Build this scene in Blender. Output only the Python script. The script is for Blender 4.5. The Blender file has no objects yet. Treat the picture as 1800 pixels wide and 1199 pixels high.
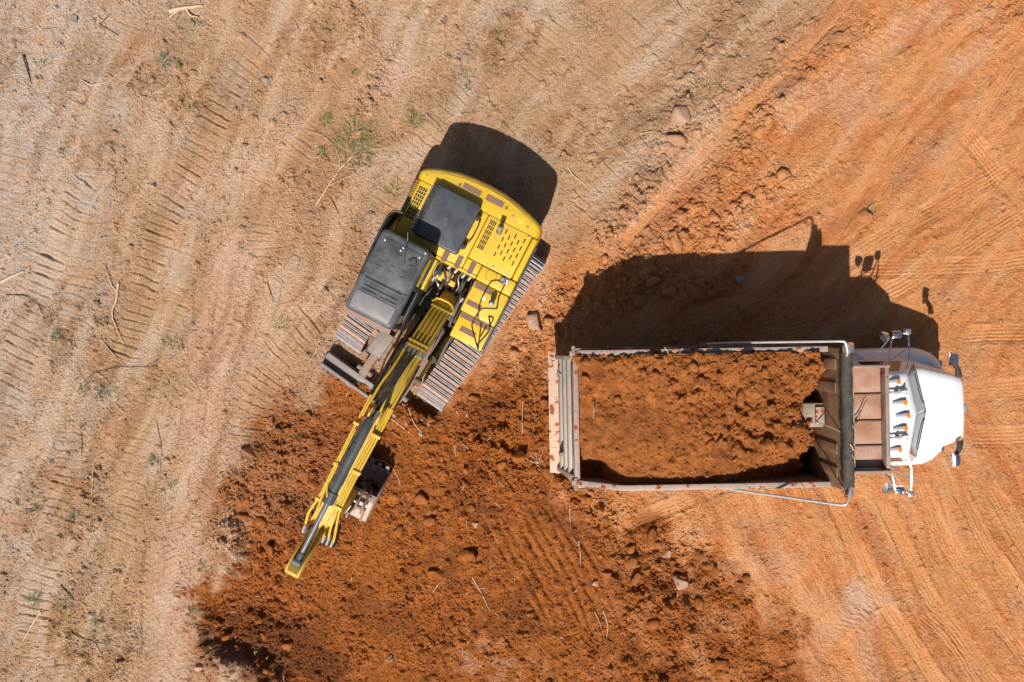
import bpy, bmesh, math, random
import numpy as np
from mathutils import Vector, Matrix

random.seed(7)
scene = bpy.context.scene
R = math.radians

# ------------------------------------------------------------------ camera
CAM_H = 17.0                 # drone height over the ground, metres
PX = 85.0                    # photo pixels per metre at ground level
cam_d = bpy.data.cameras.new('camera')
cam = bpy.data.objects.new('camera', cam_d)
scene.collection.objects.link(cam)
cam.location = (0, 0, CAM_H)
cam.rotation_euler = (0, 0, 0)
cam_d.sensor_width = 36.0
cam_d.lens = 36.0 * (PX * CAM_H) / 1800.0
cam_d.clip_end = 2000
scene.camera = cam

# ------------------------------------------------------------------ sky and sun
SHX, SHY = 0.212, 0.712      # shadow offset on the ground per metre of height
el = math.atan2(1.0, math.hypot(SHX, SHY))
sun_dir = Vector((-SHX, -SHY, 1.0)).normalized()      # towards the sun
world = bpy.data.worlds.new('World')
scene.world = world
world.use_nodes = True
wn = world.node_tree.nodes
wl = world.node_tree.links
wn.clear()
sky = wn.new('ShaderNodeTexSky')
sky.sky_type = 'NISHITA'
sky.sun_disc = False
sky.sun_elevation = el
sky.sun_rotation = math.atan2(sun_dir.x, sun_dir.y)
sky.air_density = 1.0
sky.dust_density = 2.6
bg = wn.new('ShaderNodeBackground')
bg.inputs['Strength'].default_value = 0.05
wo = wn.new('ShaderNodeOutputWorld')
wl.new(sky.outputs[0], bg.inputs[0])
wl.new(bg.outputs[0], wo.inputs[0])
sun_l = bpy.data.lights.new('sun', 'SUN')
sun_l.energy = 4.6
sun_l.angle = R(0.55)
sun_l.color = (1.0, 0.95, 0.87)
sun = bpy.data.objects.new('sun', sun_l)
scene.collection.objects.link(sun)
sun.rotation_euler = sun_dir.to_track_quat('Z', 'Y').to_euler()
vs = scene.view_settings
vs.view_transform = 'Standard'
vs.look = 'None'
vs.exposure = 0.50
vs.gamma = 1.0
vs.use_curve_mapping = False
scene.render.engine = 'CYCLES'
scene.cycles.max_bounces = 6

# ------------------------------------------------------------------ helpers
def lin(c):
    c = c / 255.0
    return c / 12.92 if c <= 0.04045 else ((c + 0.055) / 1.055) ** 2.4

def col(r, g, b, k=1.0):
    return (lin(r) * k, lin(g) * k, lin(b) * k, 1.0)

def link(o):
    scene.collection.objects.link(o)
    return o

def tag(o, label=None, cat=None, group=None, kind=None):
    if label: o['label'] = label
    if cat: o['category'] = cat
    if group: o['group'] = group
    if kind: o['kind'] = kind
    return o

def empty(name, loc=(0, 0, 0), rz=0.0):
    o = link(bpy.data.objects.new(name, None))
    o.location = loc
    o.rotation_euler = (0, 0, rz)
    o.empty_display_size = 0.2
    return o

def box(x0, x1, y0, y1, z0, z1):
    v = [(x0, y0, z0), (x1, y0, z0), (x1, y1, z0), (x0, y1, z0),
         (x0, y0, z1), (x1, y0, z1), (x1, y1, z1), (x0, y1, z1)]
    f = [(0, 3, 2, 1), (4, 5, 6, 7), (0, 1, 5, 4), (1, 2, 6, 5), (2, 3, 7, 6), (3, 0, 4, 7)]
    return v, f

def extrude(poly, a0, a1, axis):
    """polygon (2D) extruded along an axis: 'z' -> (x,y), 'x' -> (y,z), 'y' -> (x,z)"""
    def p(q, a):
        if axis == 'z': return (q[0], q[1], a)
        if axis == 'x': return (a, q[0], q[1])
        return (q[0], a, q[1])
    n = len(poly)
    v = [p(q, a0) for q in poly] + [p(q, a1) for q in poly]
    f = [tuple(range(n))[::-1], tuple(range(n, 2 * n))]
    for i in range(n):
        j = (i + 1) % n
        f.append((i, j, n + j, n + i))
    return v, f

def loft(rings, cap=True):
    n = len(rings[0])
    v = [p for r in rings for p in r]
    f = []
    for k in range(len(rings) - 1):
        for i in range(n):
            j = (i + 1) % n
            f.append((k * n + i, k * n + j, (k + 1) * n + j, (k + 1) * n + i))
    if cap:
        f.append(tuple(range(n))[::-1])
        f.append(tuple(range((len(rings) - 1) * n, len(rings) * n)))
    return v, f

def ring(c, d, r, n, up=None):
    d = Vector(d).normalized()
    u = Vector((0, 0, 1)) if up is None else Vector(up)
    if abs(d.dot(u)) > 0.95: u = Vector((1, 0, 0))
    a = d.cross(u).normalized()
    b = d.cross(a).normalized()
    return [tuple(Vector(c) + a * (r * math.cos(2 * math.pi * i / n)) + b * (r * math.sin(2 * math.pi * i / n))) for i in range(n)]

def cyl(p0, p1, r0, r1=None, n=16):
    r1 = r0 if r1 is None else r1
    d = Vector(p1) - Vector(p0)
    return loft([ring(p0, d, r0, n), ring(p1, d, r1, n)])

def spine(prof, p0, p1, n=16):
    """lathe: prof = [(t, r)] along p0 -> p1"""
    p0, p1 = Vector(p0), Vector(p1)
    d = p1 - p0
    return loft([ring(p0 + d * t, d, r, n) for t, r in prof])

def smooth_path(pts, it=2):
    pts = [Vector(p) for p in pts]
    for _ in range(it):
        q = [pts[0]]
        for a, b in zip(pts[:-1], pts[1:]):
            q += [a * 0.75 + b * 0.25, a * 0.25 + b * 0.75]
        q.append(pts[-1])
        pts = q
    return pts

def tube(pts, r, n=8, it=1, taper=None):
    pts = smooth_path(pts, it) if it else [Vector(p) for p in pts]
    rings = []
    m = len(pts)
    a = None
    for i, p in enumerate(pts):
        d = (pts[min(i + 1, m - 1)] - pts[max(i - 1, 0)]).normalized()
        if a is None:
            u = Vector((0, 0, 1)) if abs(d.z) < 0.9 else Vector((1, 0, 0))
            a = d.cross(u).normalized()
        a = (a - d * a.dot(d)).normalized()
        b = d.cross(a)
        rr = r if taper is None else r * (1 + (taper - 1) * i / (m - 1))
        rings.append([tuple(p + a * (rr * math.cos(2 * math.pi * k / n)) + b * (rr * math.sin(2 * math.pi * k / n))) for k in range(n)])
    return loft(rings)

def rrect(x0, x1, y0, y1, r, n=4):
    out = []
    for cx, cy, a0 in ((x1 - r, y1 - r, 0), (x0 + r, y1 - r, 90), (x0 + r, y0 + r, 180), (x1 - r, y0 + r, 270)):
        for i in range(n + 1):
            a = R(a0 + 90 * i / n)
            out.append((cx + r * math.cos(a), cy + r * math.sin(a)))
    return out

class MB:
    def __init__(self): self.v, self.f, self.m = [], [], []
    def add(self, s, mi=0):
        o = len(self.v)
        self.v += [tuple(p) for p in s[0]]
        self.f += [tuple(i + o for i in q) for q in s[1]]
        self.m += [mi] * len(s[1])
        return self
    def mesh(self, name, mats, bevel=0.0, seg=2, smooth=False, ang=35):
        bm = bmesh.new()
        vs_ = [bm.verts.new(p) for p in self.v]
        for q, mi in zip(self.f, self.m):
            try:
                fc = bm.faces.new([vs_[i] for i in q])
                fc.material_index = mi
            except ValueError:
                pass
        bmesh.ops.recalc_face_normals(bm, faces=bm.faces)
        if bevel > 0:
            es = [e for e in bm.edges if len(e.link_faces) == 2 and e.calc_face_angle(0) > R(ang)]
            bmesh.ops.bevel(bm, geom=es, offset=bevel, segments=seg, profile=0.5, affect='EDGES', clamp_overlap=True)
        me = bpy.data.meshes.new(name)
        bm.to_mesh(me)
        bm.free()
        for m in (mats if isinstance(mats, (list, tuple)) else [mats]):
            me.materials.append(m)
        if smooth or bevel > 0:
            for p in me.polygons: p.use_smooth = True
            try:
                me.set_sharp_from_angle(angle=R(40))
            except Exception:
                pass
        return me
    def build(self, name, mats, parent=None, bevel=0.0, seg=2, smooth=False, loc=None, rz=None, ang=35):
        o = link(bpy.data.objects.new(name, self.mesh(name, mats, bevel, seg, smooth, ang)))
        if parent is not None: o.parent = parent
        if loc is not None: o.location = loc
        if rz is not None: o.rotation_euler = (0, 0, rz)
        return o

def part(name, shape, mats, parent, bevel=0.0, seg=2, smooth=False, ang=35):
    m = MB()
    if isinstance(shape, list):
        for s in shape: m.add(s)
    else:
        m.add(shape)
    return m.build(name, mats, parent, bevel, seg, smooth, ang=ang)

def inst(name, me, parent, loc=(0, 0, 0), rot=(0, 0, 0), scale=(1, 1, 1)):
    o = link(bpy.data.objects.new(name, me))
    o.parent = parent
    o.location = loc
    o.rotation_euler = rot
    o.scale = scale
    return o

# ------------------------------------------------------------------ materials
class NT:
    def __init__(self, name):
        self.mat = bpy.data.materials.new(name)
        self.mat.use_nodes = True
        self.t = self.mat.node_tree
        self.n = self.t.nodes
        self.p = self.n['Principled BSDF']
        self.geo = self.n.new('ShaderNodeNewGeometry')
        self.tc = self.n.new('ShaderNodeTexCoord')
    def link(self, a, b): self.t.links.new(a, b)
    def noise(self, scale, detail=4, rough=0.55, vec=None, dist=0.0):
        x = self.n.new('ShaderNodeTexNoise')
        x.inputs['Scale'].default_value = scale
        x.inputs['Detail'].default_value = detail
        x.inputs['Roughness'].default_value = rough
        x.inputs['Distortion'].default_value = dist
        self.link(vec if vec is not None else self.geo.outputs['Position'], x.inputs['Vector'])
        return x.outputs['Fac']
    def ramp(self, fac, lo, hi, a=0.0, b=1.0):
        x = self.n.new('ShaderNodeMapRange')
        x.interpolation_type = 'SMOOTHSTEP'
        x.inputs['From Min'].default_value = lo
        x.inputs['From Max'].default_value = hi
        x.inputs['To Min'].default_value = a
        x.inputs['To Max'].default_value = b
        self.link(fac, x.inputs['Value'])
        return x.outputs['Result']
    def math(self, op, a, b):
        x = self.n.new('ShaderNodeMath')
        x.operation = op
        for i, s in enumerate((a, b)):
            if isinstance(s, (int, float)): x.inputs[i].default_value = s
            else: self.link(s, x.inputs[i])
        return x.outputs[0]
    def mix(self, fac, a, b, mode='MIX'):
        x = self.n.new('ShaderNodeMix')
        x.data_type = 'RGBA'
        x.blend_type = mode
        for s, i in ((fac, 0), (a, 6), (b, 7)):
            if isinstance(s, (int, float, tuple)): x.inputs[i].default_value = s
            else: self.link(s, x.inputs[i])
        return x.outputs[2]
    def bump(self, h, strength=0.5, dist=0.01, prev=None):
        x = self.n.new('ShaderNodeBump')
        x.inputs['Strength'].default_value = strength
        x.inputs['Distance'].default_value = dist
        self.link(h, x.inputs['Height'])
        if prev is not None: self.link(prev, x.inputs['Normal'])
        return x.outputs['Normal']
    def up(self):
        s = self.n.new('ShaderNodeSeparateXYZ')
        self.link(self.geo.outputs['Normal'], s.inputs[0])
        return s.outputs['Z']

DUST = col(176, 128, 92, 0.62)
def paint(name, c, rough=0.4, metal=0.0, dust=0.25, var=0.12, dscale=3.0, dcol=None, bump=0.0, coat=0.0, spots=None):
    """painted / plastic / metal surface with uneven tone and settled dust"""
    t = NT(name)
    n1 = t.noise(dscale, 5, 0.6)
    n2 = t.noise(45, 3, 0.6)
    base = t.mix(t.ramp(n1, 0.3, 0.7), tuple(x * (1 - var) for x in c[:3]) + (1,), tuple(min(1, x * (1 + var)) for x in c[:3]) + (1,))
    d = t.math('MULTIPLY', t.ramp(n1, 0.38, 0.72), t.ramp(n2, 0.25, 0.7))
    d = t.math('MULTIPLY', d, dust * 2)
    d = t.math('MULTIPLY', d, t.ramp(t.up(), 0.0, 0.9, 0.35, 1.0))
    out = t.mix(d, base, dcol or DUST)
    if spots:
        sp = t.ramp(t.noise(spots[0], 4, 0.6), spots[1], spots[1] + 0.05)
        out = t.mix(sp, out, spots[2])
        d = t.math('MAXIMUM', d, sp)
    t.link(out, t.p.inputs['Base Color'])
    t.p.inputs['Metallic'].default_value = metal
    t.link(t.math('ADD', t.math('MULTIPLY', d, 0.5), rough), t.p.inputs['Roughness'])
    if coat: t.p.inputs['Coat Weight'].default_value = coat
    if bump: t.link(t.bump(n2, bump, 0.004), t.p.inputs['Normal'])
    return t.mat

M = {}
M['yellow'] = paint('yellow_paint', (0.60, 0.385, 0.018, 1), 0.42, 0, 0.24, 0.10, 2.2, coat=0.1)
M['boomyellow'] = paint('boom_yellow_paint', (0.56, 0.365, 0.045, 1), 0.5, 0, 0.42, 0.10, 4.0)
M['pipeyellow'] = paint('pipe_yellow_paint', (0.58, 0.37, 0.030, 1), 0.45, 0, 0.25, 0.10, 5.0)
M['cabblack'] = paint('cab_dark_plastic', (0.052, 0.056, 0.064, 1), 0.5, 0, 0.26, 0.22, 4.0, bump=0.1, dcol=(0.16, 0.15, 0.14, 1))
M['lid'] = paint('lid_dark_plastic', (0.046, 0.053, 0.062, 1), 0.42, 0, 0.14, 0.14, 3.0, dcol=(0.16, 0.15, 0.14, 1))
M['hatch'] = paint('roof_hatch_plastic', (0.20, 0.195, 0.205, 1), 0.45, 0, 0.3, 0.12, 5.0)
M['black'] = paint('black_rubber', (0.016, 0.016, 0.018, 1), 0.55, 0, 0.12, 0.2, 5.0)
M['hose'] = paint('hose_rubber', (0.030, 0.030, 0.033, 1), 0.5, 0, 0.22, 0.2, 8.0)
M['cyl'] = paint('cylinder_barrel', (0.055, 0.068, 0.072, 1), 0.4, 0.1, 0.08, 0.15, 5.0)
M['chrome'] = paint('chrome', (0.72, 0.72, 0.74, 1), 0.14, 1.0, 0.05, 0.06, 8.0)
M['rod'] = paint('chrome_rod', (0.42, 0.42, 0.47, 1), 0.3, 0.85, 0.05, 0.08, 8.0)
M['steel'] = paint('bare_steel', (0.21, 0.20, 0.195, 1), 0.55, 0.2, 0.5, 0.2, 9.0)
M['fitting'] = paint('steel_fitting', (0.45, 0.44, 0.42, 1), 0.35, 0.7, 0.15, 0.15, 12.0)
M['muddy'] = paint('muddy_steel', (0.22, 0.17, 0.14, 1), 0.7, 0.1, 0.8, 0.25, 6.0, dcol=col(178, 112, 72, 0.6))
M['shoe'] = paint('track_shoe_steel', (0.36, 0.225, 0.165, 1), 0.75, 0.0, 0.5, 0.25, 9.0, dcol=col(190, 120, 78, 0.62), spots=(11, 0.66, (0.06, 0.03, 0.02, 1)))
M['grouser'] = paint('worn_grouser_steel', (0.37, 0.36, 0.38, 1), 0.45, 0.3, 0.3, 0.3, 16.0)
M['pad'] = paint('anti_slip_pad', (0.165, 0.098, 0.068, 1), 0.9, 0, 0.1, 0.12, 12.0, bump=0.5)
M['white'] = paint('white_paint', (0.68, 0.70, 0.73, 1), 0.3, 0, 0.012, 0.015, 1.4, coat=0.3)
M['amber'] = paint('amber_lens', (0.62, 0.17, 0.012, 1), 0.25, 0, 0.0, 0.1, 8.0, coat=0.4)
M['sticker'] = paint('white_sticker', (0.75, 0.75, 0.74, 1), 0.5, 0, 0.05, 0.05, 20.0)
M['darkslot'] = paint('slot_shadow_mesh', (0.012, 0.010, 0.008, 1), 0.8, 0, 0.0, 0.1, 20.0)
M['rustpanel'] = paint('worn_brown_panel', (0.31, 0.15, 0.085, 1), 0.55, 0.0, 0.32, 0.15, 2.2, dcol=(0.40, 0.33, 0.32, 1))
M['bed'] = paint('worn_bed_steel', (0.25, 0.195, 0.16, 1), 0.6, 0.1, 0.6, 0.28, 3.0, dcol=col(196, 142, 108, 0.62), spots=(4.5, 0.60, col(172, 92, 46, 0.6)))
M['railtop'] = paint('worn_rail_steel', (0.31, 0.25, 0.215, 1), 0.6, 0.1, 0.55, 0.25, 6.0, dcol=col(200, 140, 105, 0.62), spots=(6, 0.56, col(160, 80, 38, 0.6)))
M['gate'] = paint('tailgate_grey_paint', (0.30, 0.265, 0.23, 1), 0.55, 0.1, 0.4, 0.16, 3.0, dcol=col(188, 140, 106, 0.6))
M['apron'] = paint('apron_dusty_paint', (0.50, 0.345, 0.265, 1), 0.8, 0.0, 0.3, 0.1, 3.0, spots=(5.5, 0.555, col(168, 94, 50, 0.6)))
M['tarp'] = paint('rolled_tarp', (0.040, 0.037, 0.034, 1), 0.75, 0, 0.45, 0.3, 7.0, bump=0.6, dcol=(0.10, 0.075, 0.055, 1))
M['frame'] = paint('chassis_black', (0.02, 0.02, 0.02, 1), 0.6, 0, 0.5, 0.2, 3.0)
M['tyre'] = paint('tyre_rubber', (0.022, 0.022, 0.022, 1), 0.8, 0, 0.8, 0.2, 5.0)
M['alu'] = paint('aluminium', (0.55, 0.55, 0.56, 1), 0.3, 0.9, 0.2, 0.1, 5.0)
M['wood_pale'] = paint('pale_dry_wood', (0.52, 0.37, 0.25, 1), 0.85, 0, 0.3, 0.25, 14.0, bump=0.4)
M['wood_mid'] = paint('weathered_wood', (0.30, 0.215, 0.15, 1), 0.9, 0, 0.3, 0.3, 14.0, bump=0.4)
M['wood_dark'] = paint('dark_bark', (0.085, 0.058, 0.042, 1), 0.9, 0, 0.2, 0.3, 14.0, bump=0.4)
M['grass'] = paint('grass_blade', (0.15, 0.175, 0.055, 1), 0.6, 0, 0.15, 0.35, 20.0)
M['grass_blue'] = paint('bluish_grass_blade', (0.11, 0.165, 0.09, 1), 0.6, 0, 0.15, 0.3, 20.0)
M['grass_dry'] = paint('yellowing_grass_blade', (0.25, 0.215, 0.085, 1), 0.7, 0, 0.15, 0.35, 20.0)
M['straw'] = paint('dry_straw', (0.50, 0.36, 0.23, 1), 0.85, 0, 0.1, 0.35, 30.0)
M['bucket'] = paint('dusty_bucket_steel', (0.46, 0.375, 0.315, 1), 0.65, 0.1, 0.5, 0.2, 6.0)
M['lampbody'] = paint('pale_lamp_body', (0.30, 0.32, 0.35, 1), 0.35, 0.2, 0.05, 0.05, 9.0)
M['innerbed'] = paint('brown_inner_bed', (0.20, 0.115, 0.065, 1), 0.6, 0.1, 0.4, 0.3, 3.0, dcol=col(150, 92, 55, 0.6))
M['tube'] = paint('galvanised_tube', (0.50, 0.50, 0.51, 1), 0.42, 0.45, 0.15, 0.1, 6.0)
M['pivot'] = paint('greasy_dark_steel', (0.055, 0.045, 0.038, 1), 0.6, 0.1, 0.35, 0.25, 7.0)
M['rock'] = paint('pale_rock', (0.42, 0.27, 0.18, 1), 0.85, 0, 0.5, 0.2, 7.0, bump=0.6)
M['rock_grey'] = paint('grey_rock', (0.24, 0.215, 0.21, 1), 0.85, 0, 0.3, 0.2, 7.0, bump=0.6)
def glass(name, c):
    t = NT(name)
    t.p.inputs['Base Color'].default_value = c
    t.p.inputs['Roughness'].default_value = 0.06
    t.p.inputs['Metallic'].default_value = 0.0
    t.p.inputs['Specular IOR Level'].default_value = 0.25
    t.link(t.ramp(t.noise(6, 3), 0.3, 0.7, 0.04, 0.16), t.p.inputs['Roughness'])
    return t.mat
M['glass'] = glass('dark_window_glass', (0.018, 0.022, 0.022, 1))
M['windshield'] = glass('windshield_glass', (0.025, 0.032, 0.044, 1))

def soil_material():
    t = NT('soil')
    def attr(nm):
        a = t.n.new('ShaderNodeAttribute')
        a.attribute_name = nm
        s = t.n.new('ShaderNodeSeparateColor')
        t.link(a.outputs['Color'], s.inputs[0])
        return s.outputs[0], s.outputs[1], s.outputs[2], a.outputs['Alpha']
    fresh, orange, pale, compact = attr('soil_a')
    dark_soil, dusty, topsoil, streak = attr('soil_b')
    K = 0.70
    big = t.noise(0.9, 5, 0.6)
    mid = t.noise(5.5, 5, 0.65)
    fine = t.noise(34, 4, 0.7)
    vfine = t.noise(120, 2, 0.6)
    c = t.mix(t.ramp(big, 0.3, 0.7), col(183, 146, 113, K), col(204, 165, 129, K))
    c = t.mix(t.math('MULTIPLY', pale, t.ramp(mid, 0.25, 0.62)), c, col(198, 180, 168, K))
    oc = t.mix(t.ramp(mid, 0.3, 0.7), col(204, 130, 77, K), col(227, 157, 101, K))
    c = t.mix(orange, c, oc)
    c = t.mix(compact, c, t.mix(t.ramp(mid, 0.3, 0.7), col(216, 172, 142, K), col(222, 186, 166, K)))
    c = t.mix(dusty, c, col(229, 160, 104, K))
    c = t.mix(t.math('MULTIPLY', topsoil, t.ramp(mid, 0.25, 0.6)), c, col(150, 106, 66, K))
    c = t.mix(t.ramp(streak, 0.5, 0.95, 0.0, 0.55), c, t.mix(orange, col(220, 192, 170, K), col(236, 172, 118, K)))
    c = t.mix(t.ramp(streak, 0.5, 0.05, 0.0, 0.6), c, t.mix(orange, col(166, 128, 96, K), col(188, 108, 60, K)))
    fc = t.mix(t.ramp(mid, 0.3, 0.7), col(150, 84, 33, K), col(187, 112, 54, K))
    fc = t.mix(t.ramp(fine, 0.58, 0.75), fc, col(206, 134, 78, K))
    c = t.mix(fresh, c, fc)
    c = t.mix(dark_soil, c, col(104, 58, 34, K))
    # small-scale tone: dark crumbs, pale grit
    c = t.mix(t.ramp(fine, 0.52, 0.30, 0.0, 0.45), c, (0.32, 0.25, 0.2, 1), 'MULTIPLY')
    c = t.mix(t.ramp(vfine, 0.66, 0.76, 0.0, 0.5), c, col(240, 205, 175, K))
    c = t.mix(t.ramp(mid, 0.38, 0.2, 0.0, 0.3), c, (0.6, 0.5, 0.42, 1), 'MULTIPLY')
    t.link(c, t.p.inputs['Base Color'])
    t.p.inputs['Roughness'].default_value = 0.95
    t.p.inputs['Specular IOR Level'].default_value = 0.15
    b = t.bump(fine, 0.9, 0.03)
    b = t.bump(vfine, 0.7, 0.010, b)
    t.link(b, t.p.inputs['Normal'])
    return t.mat
M['soil'] = soil_material()
# ------------------------------------------------------------------ terrain
rng = np.random.default_rng(11)

def g(px, py): return ((px - 900.0) / PX, (599.5 - py) / PX)      # photo pixel at ground level -> metres

def pnoise(x, y, seed):
    r = np.random.default_rng(seed)
    perm = r.permutation(512).astype(np.int32)
    ang = r.random(512) * 2 * np.pi
    gx, gy = np.cos(ang).astype(np.float32), np.sin(ang).astype(np.float32)
    xi, yi = np.floor(x).astype(np.int32), np.floor(y).astype(np.int32)
    xf, yf = (x - xi).astype(np.float32), (y - yi).astype(np.float32)
    u = xf * xf * xf * (xf * (xf * 6 - 15) + 10)
    v = yf * yf * yf * (yf * (yf * 6 - 15) + 10)
    def h(i, j): return perm[(perm[i & 511] + j) & 511]
    def d(i, j, dx, dy):
        k = h(i, j)
        return gx[k] * dx + gy[k] * dy
    a = d(xi, yi, xf, yf); b = d(xi + 1, yi, xf - 1, yf)
    c = d(xi, yi + 1, xf, yf - 1); e = d(xi + 1, yi + 1, xf - 1, yf - 1)
    return ((a + u * (b - a)) * (1 - v) + (c + u * (e - c)) * v) * 1.5

def sstep(a, b, x):
    t = np.clip((x - a) / (b - a), 0, 1)
    return t * t * (3 - 2 * t)

CELL = 0.022
def axis(lim):
    n = int(lim / CELL)
    core = np.arange(-n, n + 1) * CELL
    ext, p, s = [], core[-1], CELL
    while p < 400:
        s *= 1.16
        p += s
        ext.append(p)
    ext = np.array(ext)
    return np.concatenate([-ext[::-1], core, ext]), len(ext)
xs, ex_ = axis(10.95)
ys, ey_ = axis(7.45)
NX, NY = len(xs), len(ys)
Xg, Yg = np.meshgrid(xs, ys, indexing='ij')
Xg = Xg.astype(np.float32); Yg = Yg.astype(np.float32)
# noise needs bounded coordinates; beyond the site the ground is simply level
Xc, Yc = np.clip(Xg, -40, 40), np.clip(Yg, -40, 40)
nz = {}
def N(f, seed): 
    k = (f, seed)
    if k not in nz: nz[k] = pnoise(Xc * f + 100.3, Yc * f + 71.7, seed)
    return nz[k]
wx = N(0.8, 1) * 0.30 + N(3.1, 2) * 0.10 + N(9.0, 21) * 0.04
wy = N(0.8, 3) * 0.30 + N(3.1, 4) * 0.10 + N(9.0, 22) * 0.04
PXg = 900 + PX * (Xc + wx)       # warped pixel coordinates for soil zones
PYg = 599.5 - PX * (Yc + wy)
PX0 = 900 + PX * Xc
PY0 = 599.5 - PX * Yc

def poly_sdf(pts, X, Y):
    """signed distance, positive inside (pixels)"""
    d = np.full(X.shape, 1e9, np.float32)
    inside = np.zeros(X.shape, bool)
    n = len(pts)
    for i in range(n):
        x0, y0 = pts[i]; x1, y1 = pts[(i + 1) % n]
        ex, ey = x1 - x0, y1 - y0
        t = np.clip(((X - x0) * ex + (Y - y0) * ey) / (ex * ex + ey * ey), 0, 1)
        d = np.minimum(d, (X - x0 - t * ex) ** 2 + (Y - y0 - t * ey) ** 2)
        c = ((y0 > Y) != (y1 > Y)) & (X < ex * (Y - y0) / (ey if abs(ey) > 1e-6 else 1e-6) + x0)
        inside ^= c
    d = np.sqrt(d)
    return np.where(inside, d, -d)

def path_sd(pts, width, X=None, Y=None, it=2):
    """indices near a smoothed pixel path, with arc length s and lateral d in metres"""
    X = PX0 if X is None else X
    Y = PY0 if Y is None else Y
    P = [Vector((p[0], p[1], 0)) for p in pts]
    P = [(p.x, p.y) for p in smooth_path(P, it)]
    w = width * PX + 14
    x0, x1 = min(p[0] for p in P) - w, max(p[0] for p in P) + w
    y0, y1 = min(p[1] for p in P) - w, max(p[1] for p in P) + w
    idx = np.nonzero((X > x0) & (X < x1) & (Y > y0) & (Y < y1))
    qx, qy = X[idx], Y[idx]
    best = np.full(qx.shape, 1e9, np.float32)
    bs = np.zeros_like(qx); bd = np.zeros_like(qx); be = np.zeros_like(qx)
    acc = 0.0
    total = sum(math.dist(a, b) for a, b in zip(P[:-1], P[1:]))
    for (ax, ay), (bx, by) in zip(P[:-1], P[1:]):
        ex, ey = bx - ax, by - ay
        L = math.hypot(ex, ey) + 1e-6
        t = np.clip(((qx - ax) * ex + (qy - ay) * ey) / (L * L), 0, 1)
        dx, dy = qx - ax - t * ex, qy - ay - t * ey
        dd = dx * dx + dy * dy
        m = dd < best
        best = np.where(m, dd, best)
        bs = np.where(m, acc + t * L, bs)
        bd = np.where(m, np.sqrt(dd) * np.sign(ex * dy - ey * dx), bd)
        acc += L
    endf = sstep(0, 25, bs) * sstep(0, 25, total - bs)
    keep = best < w * w
    idx = (idx[0][keep], idx[1][keep])
    return idx, bs[keep] / PX, bd[keep] / PX, endf[keep]

# --- soil zones
FRESH = [(418, 800), (455, 742), (545, 690), (600, 640), (700, 690), (790, 700), (860, 650), (930, 640), (985, 680),
         (990, 800), (1010, 870), (1090, 915), (1210, 960), (1310, 1010), (1385, 1085), (1410, 1190), (1420, 1300),
         (560, 1300), (430, 1190), (335, 1145), (345, 1060), (400, 985), (385, 900)]
sd_f = poly_sdf(FRESH, PXg, PYg)
fresh = sstep(-26, 30, sd_f + 34 * N(1.4, 5) + 24 * N(4.1, 55) + 10 * N(11.0, 60))
fresh *= 1 - 0.45 * sstep(90, 30, np.hypot((PXg - 880) / 1.4, PYg - 1190)) * sstep(-0.2, 0.3, N(3.0, 56))       # trodden pale clay at the lower edge
fresh *= 1 - 0.5 * sstep(900, 1250, PXg - 0.1 * (PYg - 900)) * sstep(-0.3, 0.5, N(1.6, 57) + 0.4 * N(5.0, 59))
fresh *= 1 - 0.25 * sstep(640, 480, PX0) * sstep(1000, 880, PY0)                     # paler crumbs by the boom's left
ORANGE = [(1560, -300), (1490, 0), (1370, 135), (1230, 250), (1130, 370), (985, 425), (915, 490), (850, 600), (780, 690), (700, 800), (640, 1000), (600, 1300), (2300, 1400), (2300, -300)]
orange = sstep(-80, 75, poly_sdf(ORANGE, PXg, PYg) + 26 * N(1.3, 6))
sd_mid = poly_sdf([(600, -50), (690, -50), (640, 130), (700, 300), (600, 480), (560, 700), (420, 1000), (330, 1300), (180, 1300), (330, 700), (420, 350)], PXg, PYg)
orange = np.maximum(orange, 0.15 * sstep(-70, 60, sd_mid + 60 * N(1.1, 7)))
orange = np.maximum(orange, 0.26 * sstep(0.1, 0.8, N(1.1, 8) + 0.4 * N(4.0, 58)) * sstep(1250, 1000, PX0))
orange = np.clip(orange * (0.86 + 0.35 * N(1.9, 9)), 0, 1)
pale = np.clip(sstep(330, 0, PXg + 0.25 * (PYg - 300)) * 0.9 + 0.4 * sstep(0.1, 0.5, N(1.0, 10)) * sstep(1300, 900, PX0), 0, 1)
pale = np.maximum(pale, sstep(120, 40, np.hypot(PXg - 70, (PYg - 60) * 0.9)))
pale *= 1 - 0.75 * orange
compact = 0.55 * sstep(1.25, 0.1, np.abs(PXg - np.interp(PYg, [330, 420, 560, 700, 900, 1199], [470, 420, 395, 372, 345, 290])) / 62.0) * sstep(330, 460, PYg)
dusty = np.zeros_like(Xg)
dark_soil = 0.8 * sstep(-8, 26, poly_sdf([(325, 1128), (372, 1085), (450, 1075), (560, 1120), (620, 1175), (600, 1240), (440, 1210), (350, 1160)], PXg, PYg) + 18 * N(4.5, 11)) * 0.85  # soil colour made darker over the bank at the lower left
dark_soil = np.maximum(dark_soil, fresh * 0.42 * sstep(0.05, 0.6, N(0.9, 91) + 0.5 * N(3.2, 92) + 0.3 * N(9.0, 93)))  # plus scattered damp patches in the fresh soil
topsoil = np.zeros_like(Xg)
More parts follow.
